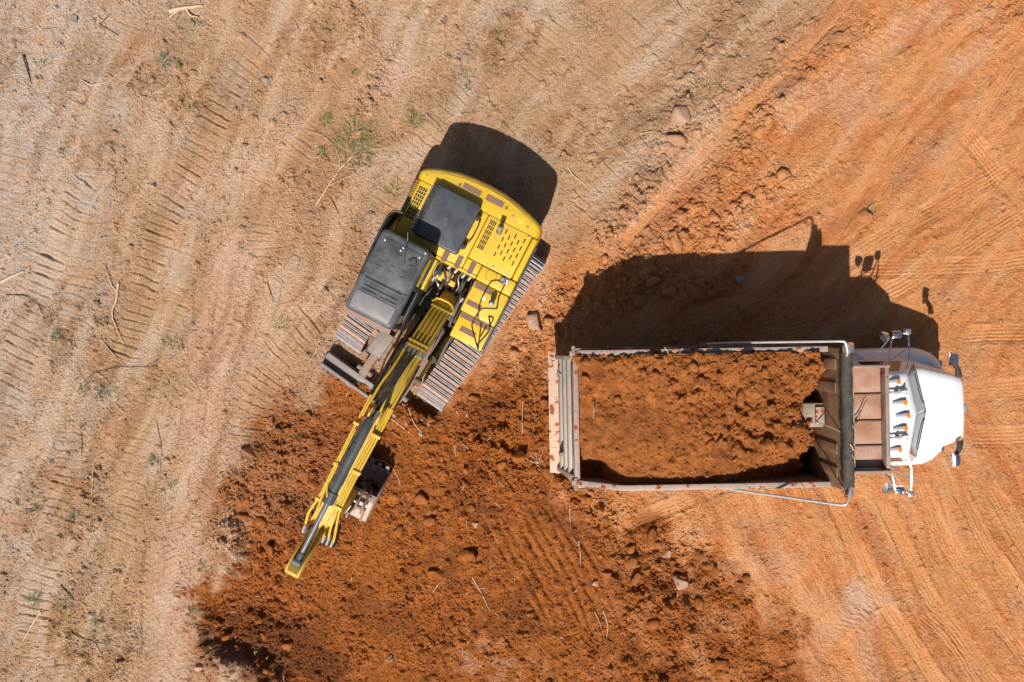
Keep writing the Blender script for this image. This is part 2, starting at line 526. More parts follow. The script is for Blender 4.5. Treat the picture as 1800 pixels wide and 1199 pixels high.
def streaks(ax, ay, seed):
    L_ = math.hypot(ax, ay); ax, ay = ax / L_, ay / L_
    u = Xc * ax + Yc * ay + 0.5 * N(0.5, seed); v = -Xc * ay + Yc * ax + 0.25 * N(0.6, seed + 1)
    return pnoise(u * 0.30 + 40, v * 1.5 + 40, seed + 2) + 0.8 * pnoise(u * 0.55 + 60, v * 3.6 + 60, seed + 3) + 0.6 * pnoise(u * 1.0 + 80, v * 8.0 + 80, seed + 4) + 0.35 * pnoise(u * 2.6 + 90, v * 17.0 + 90, seed + 5)
sA, sB, sC = streaks(0.40, 0.92, 301), streaks(0.72, 0.70, 311), streaks(0.48, -0.88, 321)
wB = sstep(900, 1250, PX0 + 0.2 * (600 - PY0)); wC = wB * sstep(560, 820, PY0)
streak = sA * (1 - wB) + sB * (wB - wC) + sC * wC
streak = np.clip(0.5 + 0.42 * streak, 0, 1)
for cx, cy, rx, ry in ((640, 250, 70, 40), (250, 130, 90, 40), (160, 280, 60, 60), (600, 70, 110, 60), (110, 560, 80, 60), (250, 660, 60, 30),
                       (140, 900, 60, 90), (150, 1130, 120, 60), (400, 985, 45, 60), (490, 780, 80, 50), (1250, 60, 110, 60), (1160, 190, 70, 80),
                       (1110, 290, 50, 50), (560, 560, 50, 80), (1000, 230, 60, 50), (900, 70, 90, 50), (330, 180, 90, 50), (60, 1000, 40, 90)):
    topsoil = np.maximum(topsoil, 0.8 * sstep(1.35, 0.4, np.hypot((PXg - cx) / rx, (PYg - cy) / ry)))
topsoil *= (1 - 0.7 * orange) * 0.8 * sstep(-0.35, 0.35, N(2.8, 81) + 0.6 * N(7.0, 82))

# --- relief
Hh = (0.028 * N(0.35, 31) + 0.022 * N(1.0, 32)).astype(np.float32)
rough = np.full(Xg.shape, 0.62, np.float32)
rough += 0.5 * topsoil
rough = rough * (1 - 0.35 * sstep(0.55, 0.9, orange))
rough *= 1.15 - 0.45 * sstep(0.45, 0.8, streak)
frr = 0.92 + 0.75 * np.exp(-(((PX0 - 490) / 110) ** 2 + ((PY0 - 850) / 150) ** 2)) + 0.6 * np.exp(-(((PX0 - 860) / 160) ** 2 + ((PY0 - 760) / 110) ** 2)) + 0.7 * np.exp(-(((PX0 - 1180) / 150) ** 2 + ((PY0 - 1050) / 140) ** 2)) + 0.5 * np.exp(-(((PX0 - 420) / 90) ** 2 + ((PY0 - 1120) / 70) ** 2)) + 0.35 * N(1.3, 83)
rough = rough * (1 - fresh) + np.clip(frr, 0.45, 1.7) * fresh
belts = [([(1310, -20), (1240, 70), (1180, 200), (1150, 300), (1060, 400)], 0.8), ([(1430, 40), (1330, 140), (1210, 240), (1140, 300)], 0.45),
         ([(1500, 60), (1400, 150), (1300, 250), (1250, 330), (1180, 410), (1090, 450)], 0.75), ([(1380, 330), (1300, 390), (1200, 420)], 0.7),
         ([(1010, 530), (940, 600), (900, 660)], 0.9), ([(1640, 10), (1720, 60), (1800, 20)], 0.6), ([(950, 700), (985, 820), (1040, 900), (1180, 980)], 0.9),
         ([(1330, 700), (1500, 760)], 0.2), ([(480, 760), (420, 860), (400, 960)], 0.7), ([(600, 20), (680, 120), (640, 180)], 0.6)]
for p, w in belts:
    idx, s, d, e = path_sd(p, w, PXg, PYg)
    rough[idx] = np.maximum(rough[idx], 0.6 + 0.85 * np.exp(-(d / (w * 0.55)) ** 2))
rough *= 1 - 0.75 * sstep(60, 30, np.abs(PX0 - 1700)) * 0.3
imprint = np.zeros_like(Hh)
flat = np.ones_like(Hh)
wear = np.clip(0.55 + 0.9 * N(2.3, 33) + 0.5 * N(0.9, 34), 0.0, 1.0)

PW = PX0 + PX * (0.03 * N(1.2, 61) + 0.012 * N(6.0, 62))
QW = PY0 + PX * (0.03 * N(1.2, 63) + 0.012 * N(6.0, 64))
patch = sstep(-0.45, 0.40, N(0.75, 65) + 0.55 * N(2.6, 66) + 0.2 * N(8.0, 67))

def bars(path, w, pitch, tan, depth, wid=0.11, keep=0.6):
    """grouser marks of a crawler track: a row of narrow grooves across the path"""
    idx, s, d, e = path_sd(path, w, PW, QW)
    edge = sstep(w * 0.56, w * 0.40, np.abs(d)) * e * (0.5 + 0.5 * patch[idx])
    ph = (s + d * tan + 0.02 * N(3.1, 2)[idx]) / pitch
    fr = ph - np.floor(ph)
    prof = np.exp(-((fr - 0.5) / wid) ** 2) - 0.55 * np.exp(-((fr - 0.78) / 0.13) ** 2)
    # each bar bites to its own depth
    bite = 0.35 + 0.65 * np.abs(np.sin(np.floor(ph) * 12.9898) * 43758.5 % 1.0)
    imprint[idx] -= depth * prof * edge * bite * (0.25 + 0.75 * wear[idx]) * 0.85
    imprint[idx] -= 0.012 * edge
    flat[idx] *= 1 - keep * edge

def tyre(path, w, depth=0.03, rib=0.006, lug=0.0, pitch=0.09, col_=0.7, pink=0.0, rim=0.022):
    idx, s, d, e = path_sd(path, w, PW, QW)
    edge = sstep(w * 0.60, w * 0.30, np.abs(d) + 0.03 * N(8.0, 67)[idx]) * e * (0.40 + 0.60 * patch[idx])
    wr = 0.35 + 0.65 * wear[idx]
    imprint[idx] -= depth * edge
    imprint[idx] += rim * e * (0.2 + 0.8 * patch[idx]) * np.exp(-((np.abs(d) - w * 0.55) / (w * 0.09)) ** 2) * (0.5 + 0.8 * N(5.0, 35)[idx])
    if rib: imprint[idx] += 1.5 * rib * edge * wr * np.sin(2 * np.pi * d / 0.075)
    if lug:
        ph = (s + np.abs(d) * 0.75) / pitch
        fr = ph - np.floor(ph)
        imprint[idx] += lug * edge * wr * (np.exp(-((fr - 0.5) / 0.17) ** 2) - 0.3)
    flat[idx] *= 1 - 0.72 * edge
    dusty[idx] = np.maximum(dusty[idx], col_ * edge * (0.6 + 0.4 * wr))
    compact[idx] = np.maximum(compact[idx], pink * edge * (0.3 + 0.7 * wr))

# crawler marks, left and top
bars([(80, 420), (60, 520), (35, 620), (10, 720), (-10, 830)], 0.75, 0.20, 0.22, 0.05)
bars([(130, 740), (122, 830), (100, 920), (78, 985), (60, 1060), (50, 1180)], 0.66, 0.175, 0.03, 0.055)
bars([(470, 60), (415, 130), (365, 235), (320, 320), (285, 390), (262, 470), (232, 575), (215, 650)], 0.62, 0.185, 0.06, 0.052)
bars([(165, 300), (130, 350), (95, 440), (80, 510)], 0.55, 0.19, 0.1, 0.045)
bars([(560, 545), (505, 600), (462, 660), (438, 720), (440, 790)], 0.75, 0.165, 0.15, 0.045)
bars([(1140, 10), (1085, 70), (1020, 160), (960, 250)], 0.85, 0.24, 0.0, 0.026)
bars([(860, 120), (790, 190), (720, 290), (660, 380)], 0.6, 0.19, 0.0, 0.03)
bars([(1100, 290), (1040, 350), (1000, 400)], 0.7, 0.17, 0.0, 0.035)
bars([(1290, 930), (1360, 890), (1450, 855)], 0.55, 0.17, 0.0, 0.04)
bars([(1405, 1050), (1470, 1005), (1530, 985)], 0.60, 0.13, 0.1, 0.036)
bars([(1240, 20), (1180, 120), (1130, 200)], 0.6, 0.2, 0.0, 0.03)
bars([(330, 830), (300, 950), (285, 1060), (262, 1190)], 0.26, 0.16, -0.6, 0.03)
bars([(30, 1080), (90, 1150), (120, 1200)], 0.6, 0.18, 0.4, 0.03)
bars([(235, 20), (190, 150), (160, 300), (150, 440), (120, 600)], 0.6, 0.19, 0.05, 0.022)
bars([(330, 420), (300, 560), (250, 720), (230, 860), (200, 1000)], 0.55, 0.18, 0.1, 0.022)
bars([(700, 20), (640, 110), (560, 200), (500, 300)], 0.6, 0.19, 0.1, 0.022)
bars([(1000, 20), (930, 130), (860, 210)], 0.6, 0.2, 0.0, 0.022)
bars([(30, 220), (20, 330), (5, 430)], 0.55, 0.18, 0.1, 0.024)
bars([(470, 300), (455, 380), (470, 470)], 0.5, 0.17, 0.2, 0.02)
# worn pinkish wheel path on the left
tyre([(405, 380), (400, 480), (388, 560), (378, 660), (372, 780), (366, 900), (345, 1040), (300, 1220)], 0.34, 0.025, 0.004, 0.014, 0.16, 0.0, 0.62)
tyre([(352, 470), (350, 600), (330, 720), (322, 850), (300, 1000), (268, 1220)], 0.30, 0.018, 0.0, 0.014, 0.15, 0.0, 0.35)
tyre([(265, 960), (262, 1050), (258, 1210)], 0.30, 0.02, 0.0, 0.022, 0.13, 0.0, 0.3)
# wheel tracks of lorries, right
tyre([(1500, -10), (1400, 100), (1320, 185), (1240, 265), (1170, 340), (1085, 440)], 0.30, 0.02, 0.003, 0.0, 0.1, 0.9, 0.0, 0.05)
tyre([(1360, 225), (1450, 150), (1560, 75), (1680, 5)], 0.62, 0.012, 0.0, 0.018, 0.16, 0.05, 0.4, 0.012)
tyre([(1620, 170), (1680, 118), (1760, 60)], 0.5, 0.012, 0.0, 0.018, 0.15, 0.05, 0.4, 0.01)
tyre([(1820, 60), (1720, 210), (1650, 320), (1570, 470), (1530, 560)], 0.34, 0.02, 0.007, 0, 0.1, 0.9)
tyre([(1860, 150), (1770, 290), (1690, 400), (1620, 520)], 0.32, 0.02, 0.007, 0, 0.1, 0.9)
tyre([(1740, -10), (1640, 120), (1560, 250), (1490, 380), (1440, 470)], 0.32, 0.018, 0.006, 0, 0.1, 0.75)
tyre([(1480, 450), (1560, 300), (1640, 170)], 0.28, 0.015, 0.006, 0, 0.1, 0.6)
tyre([(1690, 225), (1750, 300), (1820, 380)], 0.42, 0.02, 0.006, 0, 0.1, 0.7)
tyre([(1180, 560), (1330, 525), (1450, 480), (1600, 395), (1760, 300), (1840, 250)], 0.42, 0.02, 0.008, 0, 0.1, 0.55)
tyre([(1300, 600), (1460, 560), (1600, 500), (1740, 410), (1840, 350)], 0.40, 0.02, 0.008, 0, 0.1, 0.6)
tyre([(1500, 470), (1640, 475), (1830, 455)], 0.40, 0.016, 0.007, 0, 0.1, 0.6)
tyre([(1690, 590), (1830, 585)], 0.40, 0.02, 0.008, 0, 0.1, 0.6)
tyre([(1690, 690), (1830, 680)], 0.46, 0.02, 0.008, 0, 0.1, 0.7)
tyre([(1700, 770), (1830, 765)], 0.42, 0.018, 0.007, 0, 0.1, 0.6)
tyre([(1455, 850), (1500, 960), (1545, 1050), (1600, 1130), (1670, 1230)], 0.36, 0.022, 0.005, 0, 0.1, 0.9)
tyre([(1540, 850), (1585, 960), (1640, 1060), (1700, 1140), (1770, 1230)], 0.34, 0.022, 0.005, 0, 0.1, 0.85)
tyre([(1610, 840), (1660, 950), (1730, 1070), (1830, 1190)], 0.32, 0.018, 0.006, 0, 0.1, 0.8)
tyre([(1680, 850), (1740, 970), (1840, 1110)], 0.32, 0.018, 0.006, 0, 0.1, 0.75)
tyre([(1740, 850), (1830, 1010)], 0.34, 0.018, 0.007, 0, 0.1, 0.6)
tyre([(1620, 1075), (1680, 1130), (1720, 1200)], 0.4, 0.015, 0.011, 0, 0.1, 0.3)
tyre([(1080, 935), (1180, 890), (1280, 850), (1340, 830)], 0.36, 0.05, 0.005, 0, 0.1, 0.7, 0, 0.05)
tyre([(1530, 1040), (1525, 1110), (1540, 1210)], 0.50, 0.012, 0, 0.022, 0.14, 0.0, 0.7)
tyre([(1560, 1030), (1470, 1090), (1400, 1180)], 0.55, 0.01, 0, 0.016, 0.13, 0.0, 0.4)
for cx, cy, rx, ry, a in ((1510, 1060, 45, 40, .9), (1460, 570, 70, 30, .2), (1640, 280, 40, 25, .35), (850, 1175, 60, 40, .6), (1500, 170, 70, 40, .3),
                          (430, 300, 60, 40, .5), (330, 330, 40, 30, .4), (700, 130, 60, 40, .5), (1330, 990, 80, 30, .35), (1000, 170, 70, 50, .3), (870, 1150, 40, 60, .4)):
    compact = np.maximum(compact, a * sstep(1.3, 0.5, np.hypot((PXg - cx) / rx, (PYg - cy) / ry) + 0.3 * N(5.5, 12)))
# grooves left by the bucket's teeth
for i in range(9):
    ox = i * 17
    idx, s, d, e = path_sd([(845 + ox + 5 * math.sin(i * 2.4), 905 - ox * 0.25), (890 + ox, 985 - ox * 0.2), (930 + ox, 1050 - ox * 0.15), (960 + ox - 6 * math.sin(i * 3.1), 1120 - ox * 0.1 + 14 * math.sin(i * 1.7))], 0.10, PW, QW)
    imprint[idx] -= 0.055 * e * np.exp(-(d / 0.045) ** 2) * (0.15 + 1.0 * wear[idx])
    flat[idx] *= 1 - 0.4 * e * np.exp(-(d / 0.09) ** 2)
# lorries' dark ground under the dump body: loose earth spilled there
idx, s, d, e = path_sd([(1040, 520), (1130, 470), (1240, 500), (1330, 520)], 1.0, PXg, PYg)
rough[idx] = np.maximum(rough[idx], 1.6 * np.exp(-(d / 0.8) ** 2) * e)

# dug hollow: shallow everywhere in the fresh soil, deep with a steep bank at the lower left
gd = np.exp(-((PX0 - 470) ** 2 + (PY0 - 1120) ** 2) / (190.0 ** 2))
din = np.clip(sd_f, 0, None) / PX
depth = 0.05 * sstep(0.0, 0.5, din) + 0.42 * gd * sstep(0.0, 0.42, din)
mound = 0.16 * np.exp(-(((PX0 - 480) / 70) ** 2 + ((PY0 - 800) / 90) ** 2)) + 0.12 * np.exp(-(((PX0 - 390) / 40) ** 2 + ((PY0 - 960) / 70) ** 2)) \
    + 0.14 * np.exp(-(((PX0 - 1190) / 80) ** 2 + ((PY0 - 1080) / 60) ** 2)) + 0.10 * np.exp(-(((PX0 - 935) / 50) ** 2 + ((PY0 - 740) / 60) ** 2)) \
    + 0.10 * np.exp(-(((PX0 - 1195) / 60) ** 2 + ((PY0 - 215) / 60) ** 2))
Hh += imprint - depth + mound
rr = rough * flat
ridge = np.clip(streak - 0.5, -0.4, 0.4) * (1 - fresh)
Hh += 0.03 * ridge
lump = sstep(-0.2, 0.6, N(5.2, 41)) * 0.018 + sstep(-0.2, 0.5, N(9.5, 42)) * 0.012 + sstep(0.0, 0.3, N(17.0, 43)) * 0.010
Hh += rr * (lump + 0.010 * N(3.0, 44) + 0.006 * N(21.0, 45))
Hh += (0.0028 + 0.0042 * np.clip(rr, 0, 1.6)) * rng.standard_normal(Hh.shape).astype(np.float32)
Hh += np.where(rr > 1.0, (rr - 1.0) * (0.035 * sstep(0.05, 0.4, N(3.3, 46)) + 0.02 * sstep(0.1, 0.3, N(6.7, 47))), 0)

# angular clods pressed into the surface
ci0, ci1, cj0, cj1 = ex_, NX - ex_, ey_, NY - ey_
prob = np.clip(rr[ci0:ci1, cj0:cj1] - 0.25, 0.02, 2.0) ** 1.6
cdf = np.cumsum(prob.ravel()); cdf /= cdf[-1]
NS = 11000
pick = np.searchsorted(cdf, rng.random(NS))
pi, pj = np.unravel_index(pick, prob.shape)
for k in range(NS):
    i, j = pi[k] + ci0, pj[k] + cj0
    r_ = rr[i, j]
    rad = 0.024 + 0.060 * rng.random() ** 4.0 * (0.45 + 0.85 * r_)
    n = int(rad * 1.3 / CELL) + 1
    i0, i1, j0, j1 = max(0, i - n), min(NX, i + n + 1), max(0, j - n), min(NY, j + n + 1)
    dx = Xg[i0:i1, j0:j1] - Xg[i, j]
    dy = Yg[i0:i1, j0:j1] - Yg[i, j]
    a0 = rng.random() * 6.28
    dd = np.zeros_like(dx)
    for q in range(5):
        a = a0 + q * 1.2566 + (rng.random() - 0.5) * 0.7
        dd = np.maximum(dd, (dx * math.cos(a) + dy * math.sin(a)) / (rad * (0.7 + 0.5 * rng.random())))
    cap = np.clip((1.0 - dd) * 2.2, 0, 1) * rad * (0.45 + 0.5 * rng.random())
    Hh[i0:i1, j0:j1] += cap * (0.75 if rng.random() < 0.93 else -0.7)

# soil heaped against the dozer blade
ca, sa = math.cos(R(-35.4)), math.sin(R(-35.4))
bu = (Xg + 1.42) * ca + (Yg - 0.83) * sa
bv = -(Xg + 1.42) * sa + (Yg - 0.83) * ca
heap = (0.29 + 0.10 * sstep(0.0, 0.5, bu) + 0.05 * N(5.0, 71) + 0.03 * N(11.0, 72)) * sstep(-0.75, -0.35, bu + 0.25 * N(2.5, 73)) * sstep(1.55, 1.15, bu) * np.exp(-((bv + 2.36) / 0.30) ** 4)
Hh += np.clip(heap, 0, 1)
# the machines stand on firm flat ground
def footprint(cx, cy, ang, hx, hy, top=0.0):
    ca, sa = math.cos(ang), math.sin(ang)
    u = (Xg - cx) * ca + (Yg - cy) * sa
    v = -(Xg - cx) * sa + (Yg - cy) * ca
    m = sstep(0.25, 0.0, np.maximum(np.abs(u) - hx, np.abs(v) - hy))
    return m
EX_O = (-1.42, 0.83); EX_T = R(-27.0); TR_T = R(-35.4)
m = footprint(EX_O[0], EX_O[1], TR_T, 1.30, 1.8)
Hh = Hh * (1 - m) + np.minimum(Hh * 0.3, 0.005) * m
TK = (0.70, -1.40); TK_T = R(1.06)
m = footprint(TK[0] + 4.2, TK[1] + 0.07, TK_T, 3.8, 1.15)
Hh = Hh * (1 - m) + np.minimum(Hh * 0.3, 0.0) * m
far_ = sstep(30, 14, np.hypot(Xg, Yg))
Hh *= far_

def ground_z(x, y):
    fx = np.clip((np.asarray(x) - xs[ci0]) / CELL, 0, ci1 - ci0 - 2)
    fy = np.clip((np.asarray(y) - ys[cj0]) / CELL, 0, cj1 - cj0 - 2)
    i = fx.astype(int); j = fy.astype(int)
    u, v = fx - i, fy - j
    G = Hh[ci0:ci1, cj0:cj1]
    return G[i, j] * (1 - u) * (1 - v) + G[i + 1, j] * u * (1 - v) + G[i, j + 1] * (1 - u) * v + G[i + 1, j + 1] * u * v

def zone(x, y):
    i = np.clip(np.searchsorted(xs, x), 0, NX - 1); j = np.clip(np.searchsorted(ys, y), 0, NY - 1)
    A = np.stack([fresh[i, j], orange[i, j], pale[i, j], compact[i, j]], -1)
    B = np.stack([dark_soil[i, j], dusty[i, j], topsoil[i, j], streak[i, j]], -1)
    return A, B

def set_attr(me, A, B):
    for nm, arr in (('soil_a', A), ('soil_b', B)):
        at = me.attributes.new(nm, 'FLOAT_COLOR', 'POINT')
        at.data.foreach_set('color', np.ascontiguousarray(arr, dtype=np.float32).ravel())

def np_mesh(name, V, Fq, mat):
    """mesh from arrays; Fq (n,k) faces all of size k"""
    me = bpy.data.meshes.new(name)
    me.vertices.add(len(V))
    me.vertices.foreach_set('co', np.ascontiguousarray(V, np.float32).ravel())
    n, k = Fq.shape
    me.loops.add(n * k)
    me.loops.foreach_set('vertex_index', np.ascontiguousarray(Fq, np.int32).ravel())
    me.polygons.add(n)
    me.polygons.foreach_set('loop_start', np.arange(0, n * k, k, dtype=np.int32))
    me.polygons.foreach_set('loop_total', np.full(n, k, np.int32))
    me.materials.append(mat)
    me.update(calc_edges=True)
    return me

V = np.stack([Xg, Yg, Hh], -1).reshape(-1, 3)
ii, jj = np.meshgrid(np.arange(NX - 1), np.arange(NY - 1), indexing='ij')
a_ = (ii * NY + jj).ravel()
F = np.stack([a_, a_ + NY, a_ + NY + 1, a_ + 1], -1)
gm = np_mesh('ground', V, F, M['soil'])
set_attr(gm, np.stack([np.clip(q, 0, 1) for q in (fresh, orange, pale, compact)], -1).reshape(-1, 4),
         np.stack([dark_soil, dusty, topsoil, streak], -1).reshape(-1, 4))
gm.polygons.foreach_set('use_smooth', np.zeros(len(F), bool))
ground = link(bpy.data.objects.new('ground', gm))
tag(ground, 'bare orange and tan construction ground with wheel and crawler marks', 'ground', kind='structure')

# --- clods: a few template shapes
def clod_shape(seed, sub=1, flat_=0.75, amp=0.3, npl=7, lo=0.55, hi=0.9):
    bm = bmesh.new()
    bmesh.ops.create_icosphere(bm, subdivisions=sub, radius=1.0)
    r = random.Random(seed)
    planes = [(Vector((r.gauss(0, 1), r.gauss(0, 1), r.gauss(0, 0.8))).normalized(), r.uniform(lo, hi)) for _ in range(npl)]
    for v in bm.verts:
        for nrm, dd in planes:
            e = v.co.dot(nrm) - dd
            if e > 0: v.co -= nrm * e
        v.co *= 1 + r.uniform(-amp, amp) * 0.4
        v.co.z *= flat_
    V_ = np.array([tuple(v.co) for v in bm.verts], np.float32)
    bm.verts.index_update()
    F_ = np.array([[v.index for v in f.verts] for f in bm.faces], np.int32)
    bm.free()
    return V_, F_
SHAPES1 = [clod_shape(100 + s, 1) for s in range(12)]      # 20 faces
SHAPES2 = [clod_shape(200 + s, 2, 0.75, 0.30, 13, 0.40, 0.78) for s in range(8)]
SHAPES2 = [(v_ / np.abs(v_).max(0) * np.array([1, 0.9, 0.75], np.float32), f_) for v_, f_ in SHAPES2]

def scatter(name, xs_, ys_, rad, zf, zonef, label, sink=0.15):
    Vs, Fs, As, Bs, off = [], [], [], [], 0
    zz = zf(xs_, ys_)
    A, B = zonef(xs_, ys_)
    for k in range(len(xs_)):
        v, f = SHAPES1[k % 12]
        a = rng.random() * 6.283
        c, s = math.cos(a), math.sin(a)
        sx, sy, sz = rad[k] * (0.75 + 0.6 * rng.random()), rad[k] * (0.7 + 0.5 * rng.random()), rad[k] * (0.7 + 0.5 * rng.random())
        x, y = v[:, 0] * sx, v[:, 1] * sy
        Vs.append(np.stack([x * c - y * s + xs_[k], x * s + y * c + ys_[k], v[:, 2] * sz + zz[k] + rad[k] * sink], -1))
        Fs.append(f + off); off += len(v)
        As.append(np.repeat(A[k:k + 1], len(v), 0)); Bs.append(np.repeat(B[k:k + 1], len(v), 0))
    me = np_mesh(name, np.concatenate(Vs), np.concatenate(Fs), M['soil'])
    set_attr(me, np.concatenate(As), np.concatenate(Bs))
    o = link(bpy.data.objects.new(name, me))
    return o

NC = 28000
pick = np.searchsorted(cdf, rng.random(NC))
pi, pj = np.unravel_index(pick, prob.shape)
cx_ = xs[pi + ci0] + (rng.random(NC) - 0.5) * CELL
cy_ = ys[pj + cj0] + (rng.random(NC) - 0.5) * CELL
rl = rr[pi + ci0, pj + cj0]
rad_ = 0.009 + 0.024 * rng.random(NC) ** 3.5 * (0.5 + 0.8 * rl)
o = scatter('soil_crumbs', cx_, cy_, rad_, ground_z, zone, '')
tag(o, 'loose soil crumbs strewn over the bare construction ground', 'soil crumbs', kind='stuff')

# clods large enough to pick out, each an object under the ground
def zone_mesh(i, A, B, nm='dirt_clod'):
    v, f = SHAPES2[i]
    me = np_mesh(nm, v, f, M['soil'])
    set_attr(me, np.repeat(np.array([A], np.float32), len(v), 0), np.repeat(np.array([B], np.float32), len(v), 0))
    return me
CL = {'fresh': [zone_mesh(i, (0.9, 0.6, 0, 0), (0, 0, 0, 0.5)) for i in range(8)],
      'orange': [zone_mesh(i, (0.15, 0.9, 0.05, 0.05), (0, 0.2, 0, 0.5)) for i in range(8)],
      'tan': [zone_mesh(i, (0, 0.25, 0.3, 0), (0, 0, 0.2, 0.5)) for i in range(8)]}
w = prob * np.where(rr[ci0:ci1, cj0:cj1] > 0.9, 1.0, 0.03)
cd2 = np.cumsum(w.ravel()); cd2 /= cd2[-1]
cnt = 0
while cnt < 295:
    k = int(np.searchsorted(cd2, rng.random()))
    i, j = np.unravel_index(k, prob.shape)
    x, y = xs[i + ci0], ys[j + cj0]
    u, v = (x - TK[0] - 4), (y - TK[1])
    if abs(u) < 3.9 and abs(v) < 1.1: continue
    zn = 'fresh' if fresh[i + ci0, j + cj0] > 0.5 else ('orange' if orange[i + ci0, j + cj0] > 0.5 else 'tan')
    r_ = 0.045 + (0.04 if zn == 'tan' else 0.125) * rng.random() ** 2.6
    inst('dirt_clod', CL[zn][cnt % 8], ground, (x, y, float(ground_z(x, y)) + r_ * 0.15), (rng.random() * 0.6, rng.random() * 0.6, rng.random() * 6.28),
         (r_ * (0.8 + 0.5 * rng.random()), r_ * (0.75 + 0.4 * rng.random()), r_ * (0.7 + 0.4 * rng.random())))
    cnt += 1
# ------------------------------------------------------------------ excavator
ex = empty('excavator', (EX_O[0], EX_O[1], 0), EX_T)
tag(ex, 'yellow crawler excavator with dark cab, boom stretched over the dug soil', 'excavator')
dT = TR_T - EX_T

# crawler tracks (turned a little against the upper body)
shoe = MB()
shoe.add(box(-0.30, 0.30, -0.081, 0.081, 0.0, 0.028))
for yy in (-0.066, -0.034, 0.052):
    shoe.add(extrude([(yy - 0.013, 0.028), (yy + 0.013, 0.028), (yy + 0.007, 0.062), (yy - 0.007, 0.062)], -0.298, 0.298, 'x'), 1)
shoe_me = shoe.mesh('track_shoe', [M['shoe'], M['grouser']])
def track(cx):
    m = MB()
    m.add(box(cx - 0.16, cx + 0.16, -1.35, 1.35, 0.26, 0.56))
    for y in (-1.4, 1.4): m.add(cyl((cx - 0.12, y, 0.42), (cx + 0.12, y, 0.42), 0.34, n=24))
    for k in range(6): m.add(cyl((cx - 0.2, -1.0 + 0.4 * k, 0.17), (cx + 0.2, -1.0 + 0.4 * k, 0.17), 0.11, n=12))
    t = m.build('track', M['muddy'], ex, rz=dT)
    r, L = 0.375, 2.8
    per = 2 * L + 2 * math.pi * r
    n = 46
    for i in range(n):
        s = per * i / n
        if s < L: y, z, ph = -1.4 + s, 0.42 + r, 0.0
        elif s < L + math.pi * r:
            a = (s - L) / r
            y, z, ph = 1.4 + r * math.sin(a), 0.42 + r * math.cos(a), -a
        elif s < 2 * L + math.pi * r:
            y, z, ph = 1.4 - (s - L - math.pi * r), 0.42 - r, math.pi
        else:
            a = (s - 2 * L - math.pi * r) / r
            y, z, ph = -1.4 - r * math.sin(a), 0.42 - r * math.cos(a), math.pi - a
        sag = -0.02 * math.sin(math.pi * (y + 1.4) / 2.8) if ph == 0.0 else 0.0
        inst('track_shoe', shoe_me, t, (cx, y, z + sag), (ph, 0, 0))
    return t
track(-1.0); track(1.0)
m = MB()
m.add(box(-0.85, 0.85, -0.65, 0.65, 0.34, 0.66))
m.add(cyl((0, 0, 0.66), (0, 0, 0.93), 0.58, n=32))
m.build('undercarriage_frame', M['pivot'], ex, 0.03, rz=dT)

# dozer blade
m = MB()
m.add(extrude([(-2.50, 0.02), (-2.56, 0.06), (-2.50, 0.34), (-2.46, 0.36), (-2.43, 0.34), (-2.47, 0.08)], -1.27, 1.27, 'x'))
m.add(extrude([(-2.31, 0.30), (-2.20, 0.32), (-2.18, 0.10), (-2.40, 0.08)], -1.27, 1.27, 'x'))
m.add(box(-1.27, 1.27, -2.45, -2.30, 0.10, 0.16))
blade = m.build('blade', M['steel'], ex, 0.008, rz=dT)
for x in (-0.43, 0.45):
    part('blade_arm', [extrude([(-0.6, 0.36), (-0.6, 0.56), (-1.75, 0.60), (-2.14, 0.50), (-2.2, 0.34), (-1.75, 0.42)], x - 0.08, x + 0.08, 'x')], M['muddy'], blade, 0.012)
    part('arm_pin', cyl((x - 0.17, -2.05, 0.46), (x + 0.17, -2.05, 0.46), 0.055, n=14), M['muddy'], blade)
part('cylinder_guard', extrude([(-1.15, 0.60), (-1.15, 0.72), (-1.62, 0.70), (-1.70, 0.60)], -0.62, -0.30, 'x'), M['steel'], blade, 0.012)

# upper structure
part('deck', [box(-1.20, 1.22, -0.50, 1.85, 0.93, 1.07)], M['black'], ex, 0.02)
cwp = [(-1.27, 1.775), (-1.29, 1.92), (-1.24, 2.00), (-1.12, 2.075), (-0.96, 2.145), (-0.6, 2.245), (-0.3, 2.28), (0.0, 2.29), (0.3, 2.275), (0.6, 2.225), (0.92, 2.135), (1.12, 2.06), (1.2, 2.0), (1.235, 1.93), (1.24, 1.775)]
def cwr(f, z): return [(x * (1 - f / 1.28), 1.775 + (y - 1.775) * (1 - f / 0.5), z) for x, y in cwp]
cw = part('counterweight', loft([cwr(0.05, 1.0), cwr(0.0, 1.06), cwr(0.0, 1.80), cwr(0.014, 1.88), cwr(0.04, 1.945), cwr(0.075, 1.98), cwr(0.11, 1.995)]), M['yellow'], ex, smooth=True)
part('seam_line', extrude([(-1.08, 1.98), (-0.8, 2.085), (-0.45, 2.165), (0, 2.195), (0.45, 2.165), (0.85, 2.06), (1.02, 1.99), (1.02, 1.985), (0.85, 2.053), (0.45, 2.157), (0, 2.187), (-0.45, 2.157), (-0.8, 2.077), (-1.08, 1.973)], 1.99, 1.9985, 'z'), M['pad'], cw)
for cx, cy, r_ in ((0.45, 2.02, 0.032), (-0.5, 2.01, 0.03), (-1.12, 1.9, 0.022), (0.62, 1.94, 0.022), (0.95, 1.88, 0.025)):
    part('bolt_cap', cyl((cx, cy, 1.985), (cx, cy, 2.004), r_, n=14), M['pad'] if r_ > 0.028 else M['fitting'], cw)
part('lifting_eye_cover', [cyl((0.78, 1.96, 1.985), (0.78, 1.96, 2.001), 0.085, n=24)], M['yellow'], cw, 0.004)

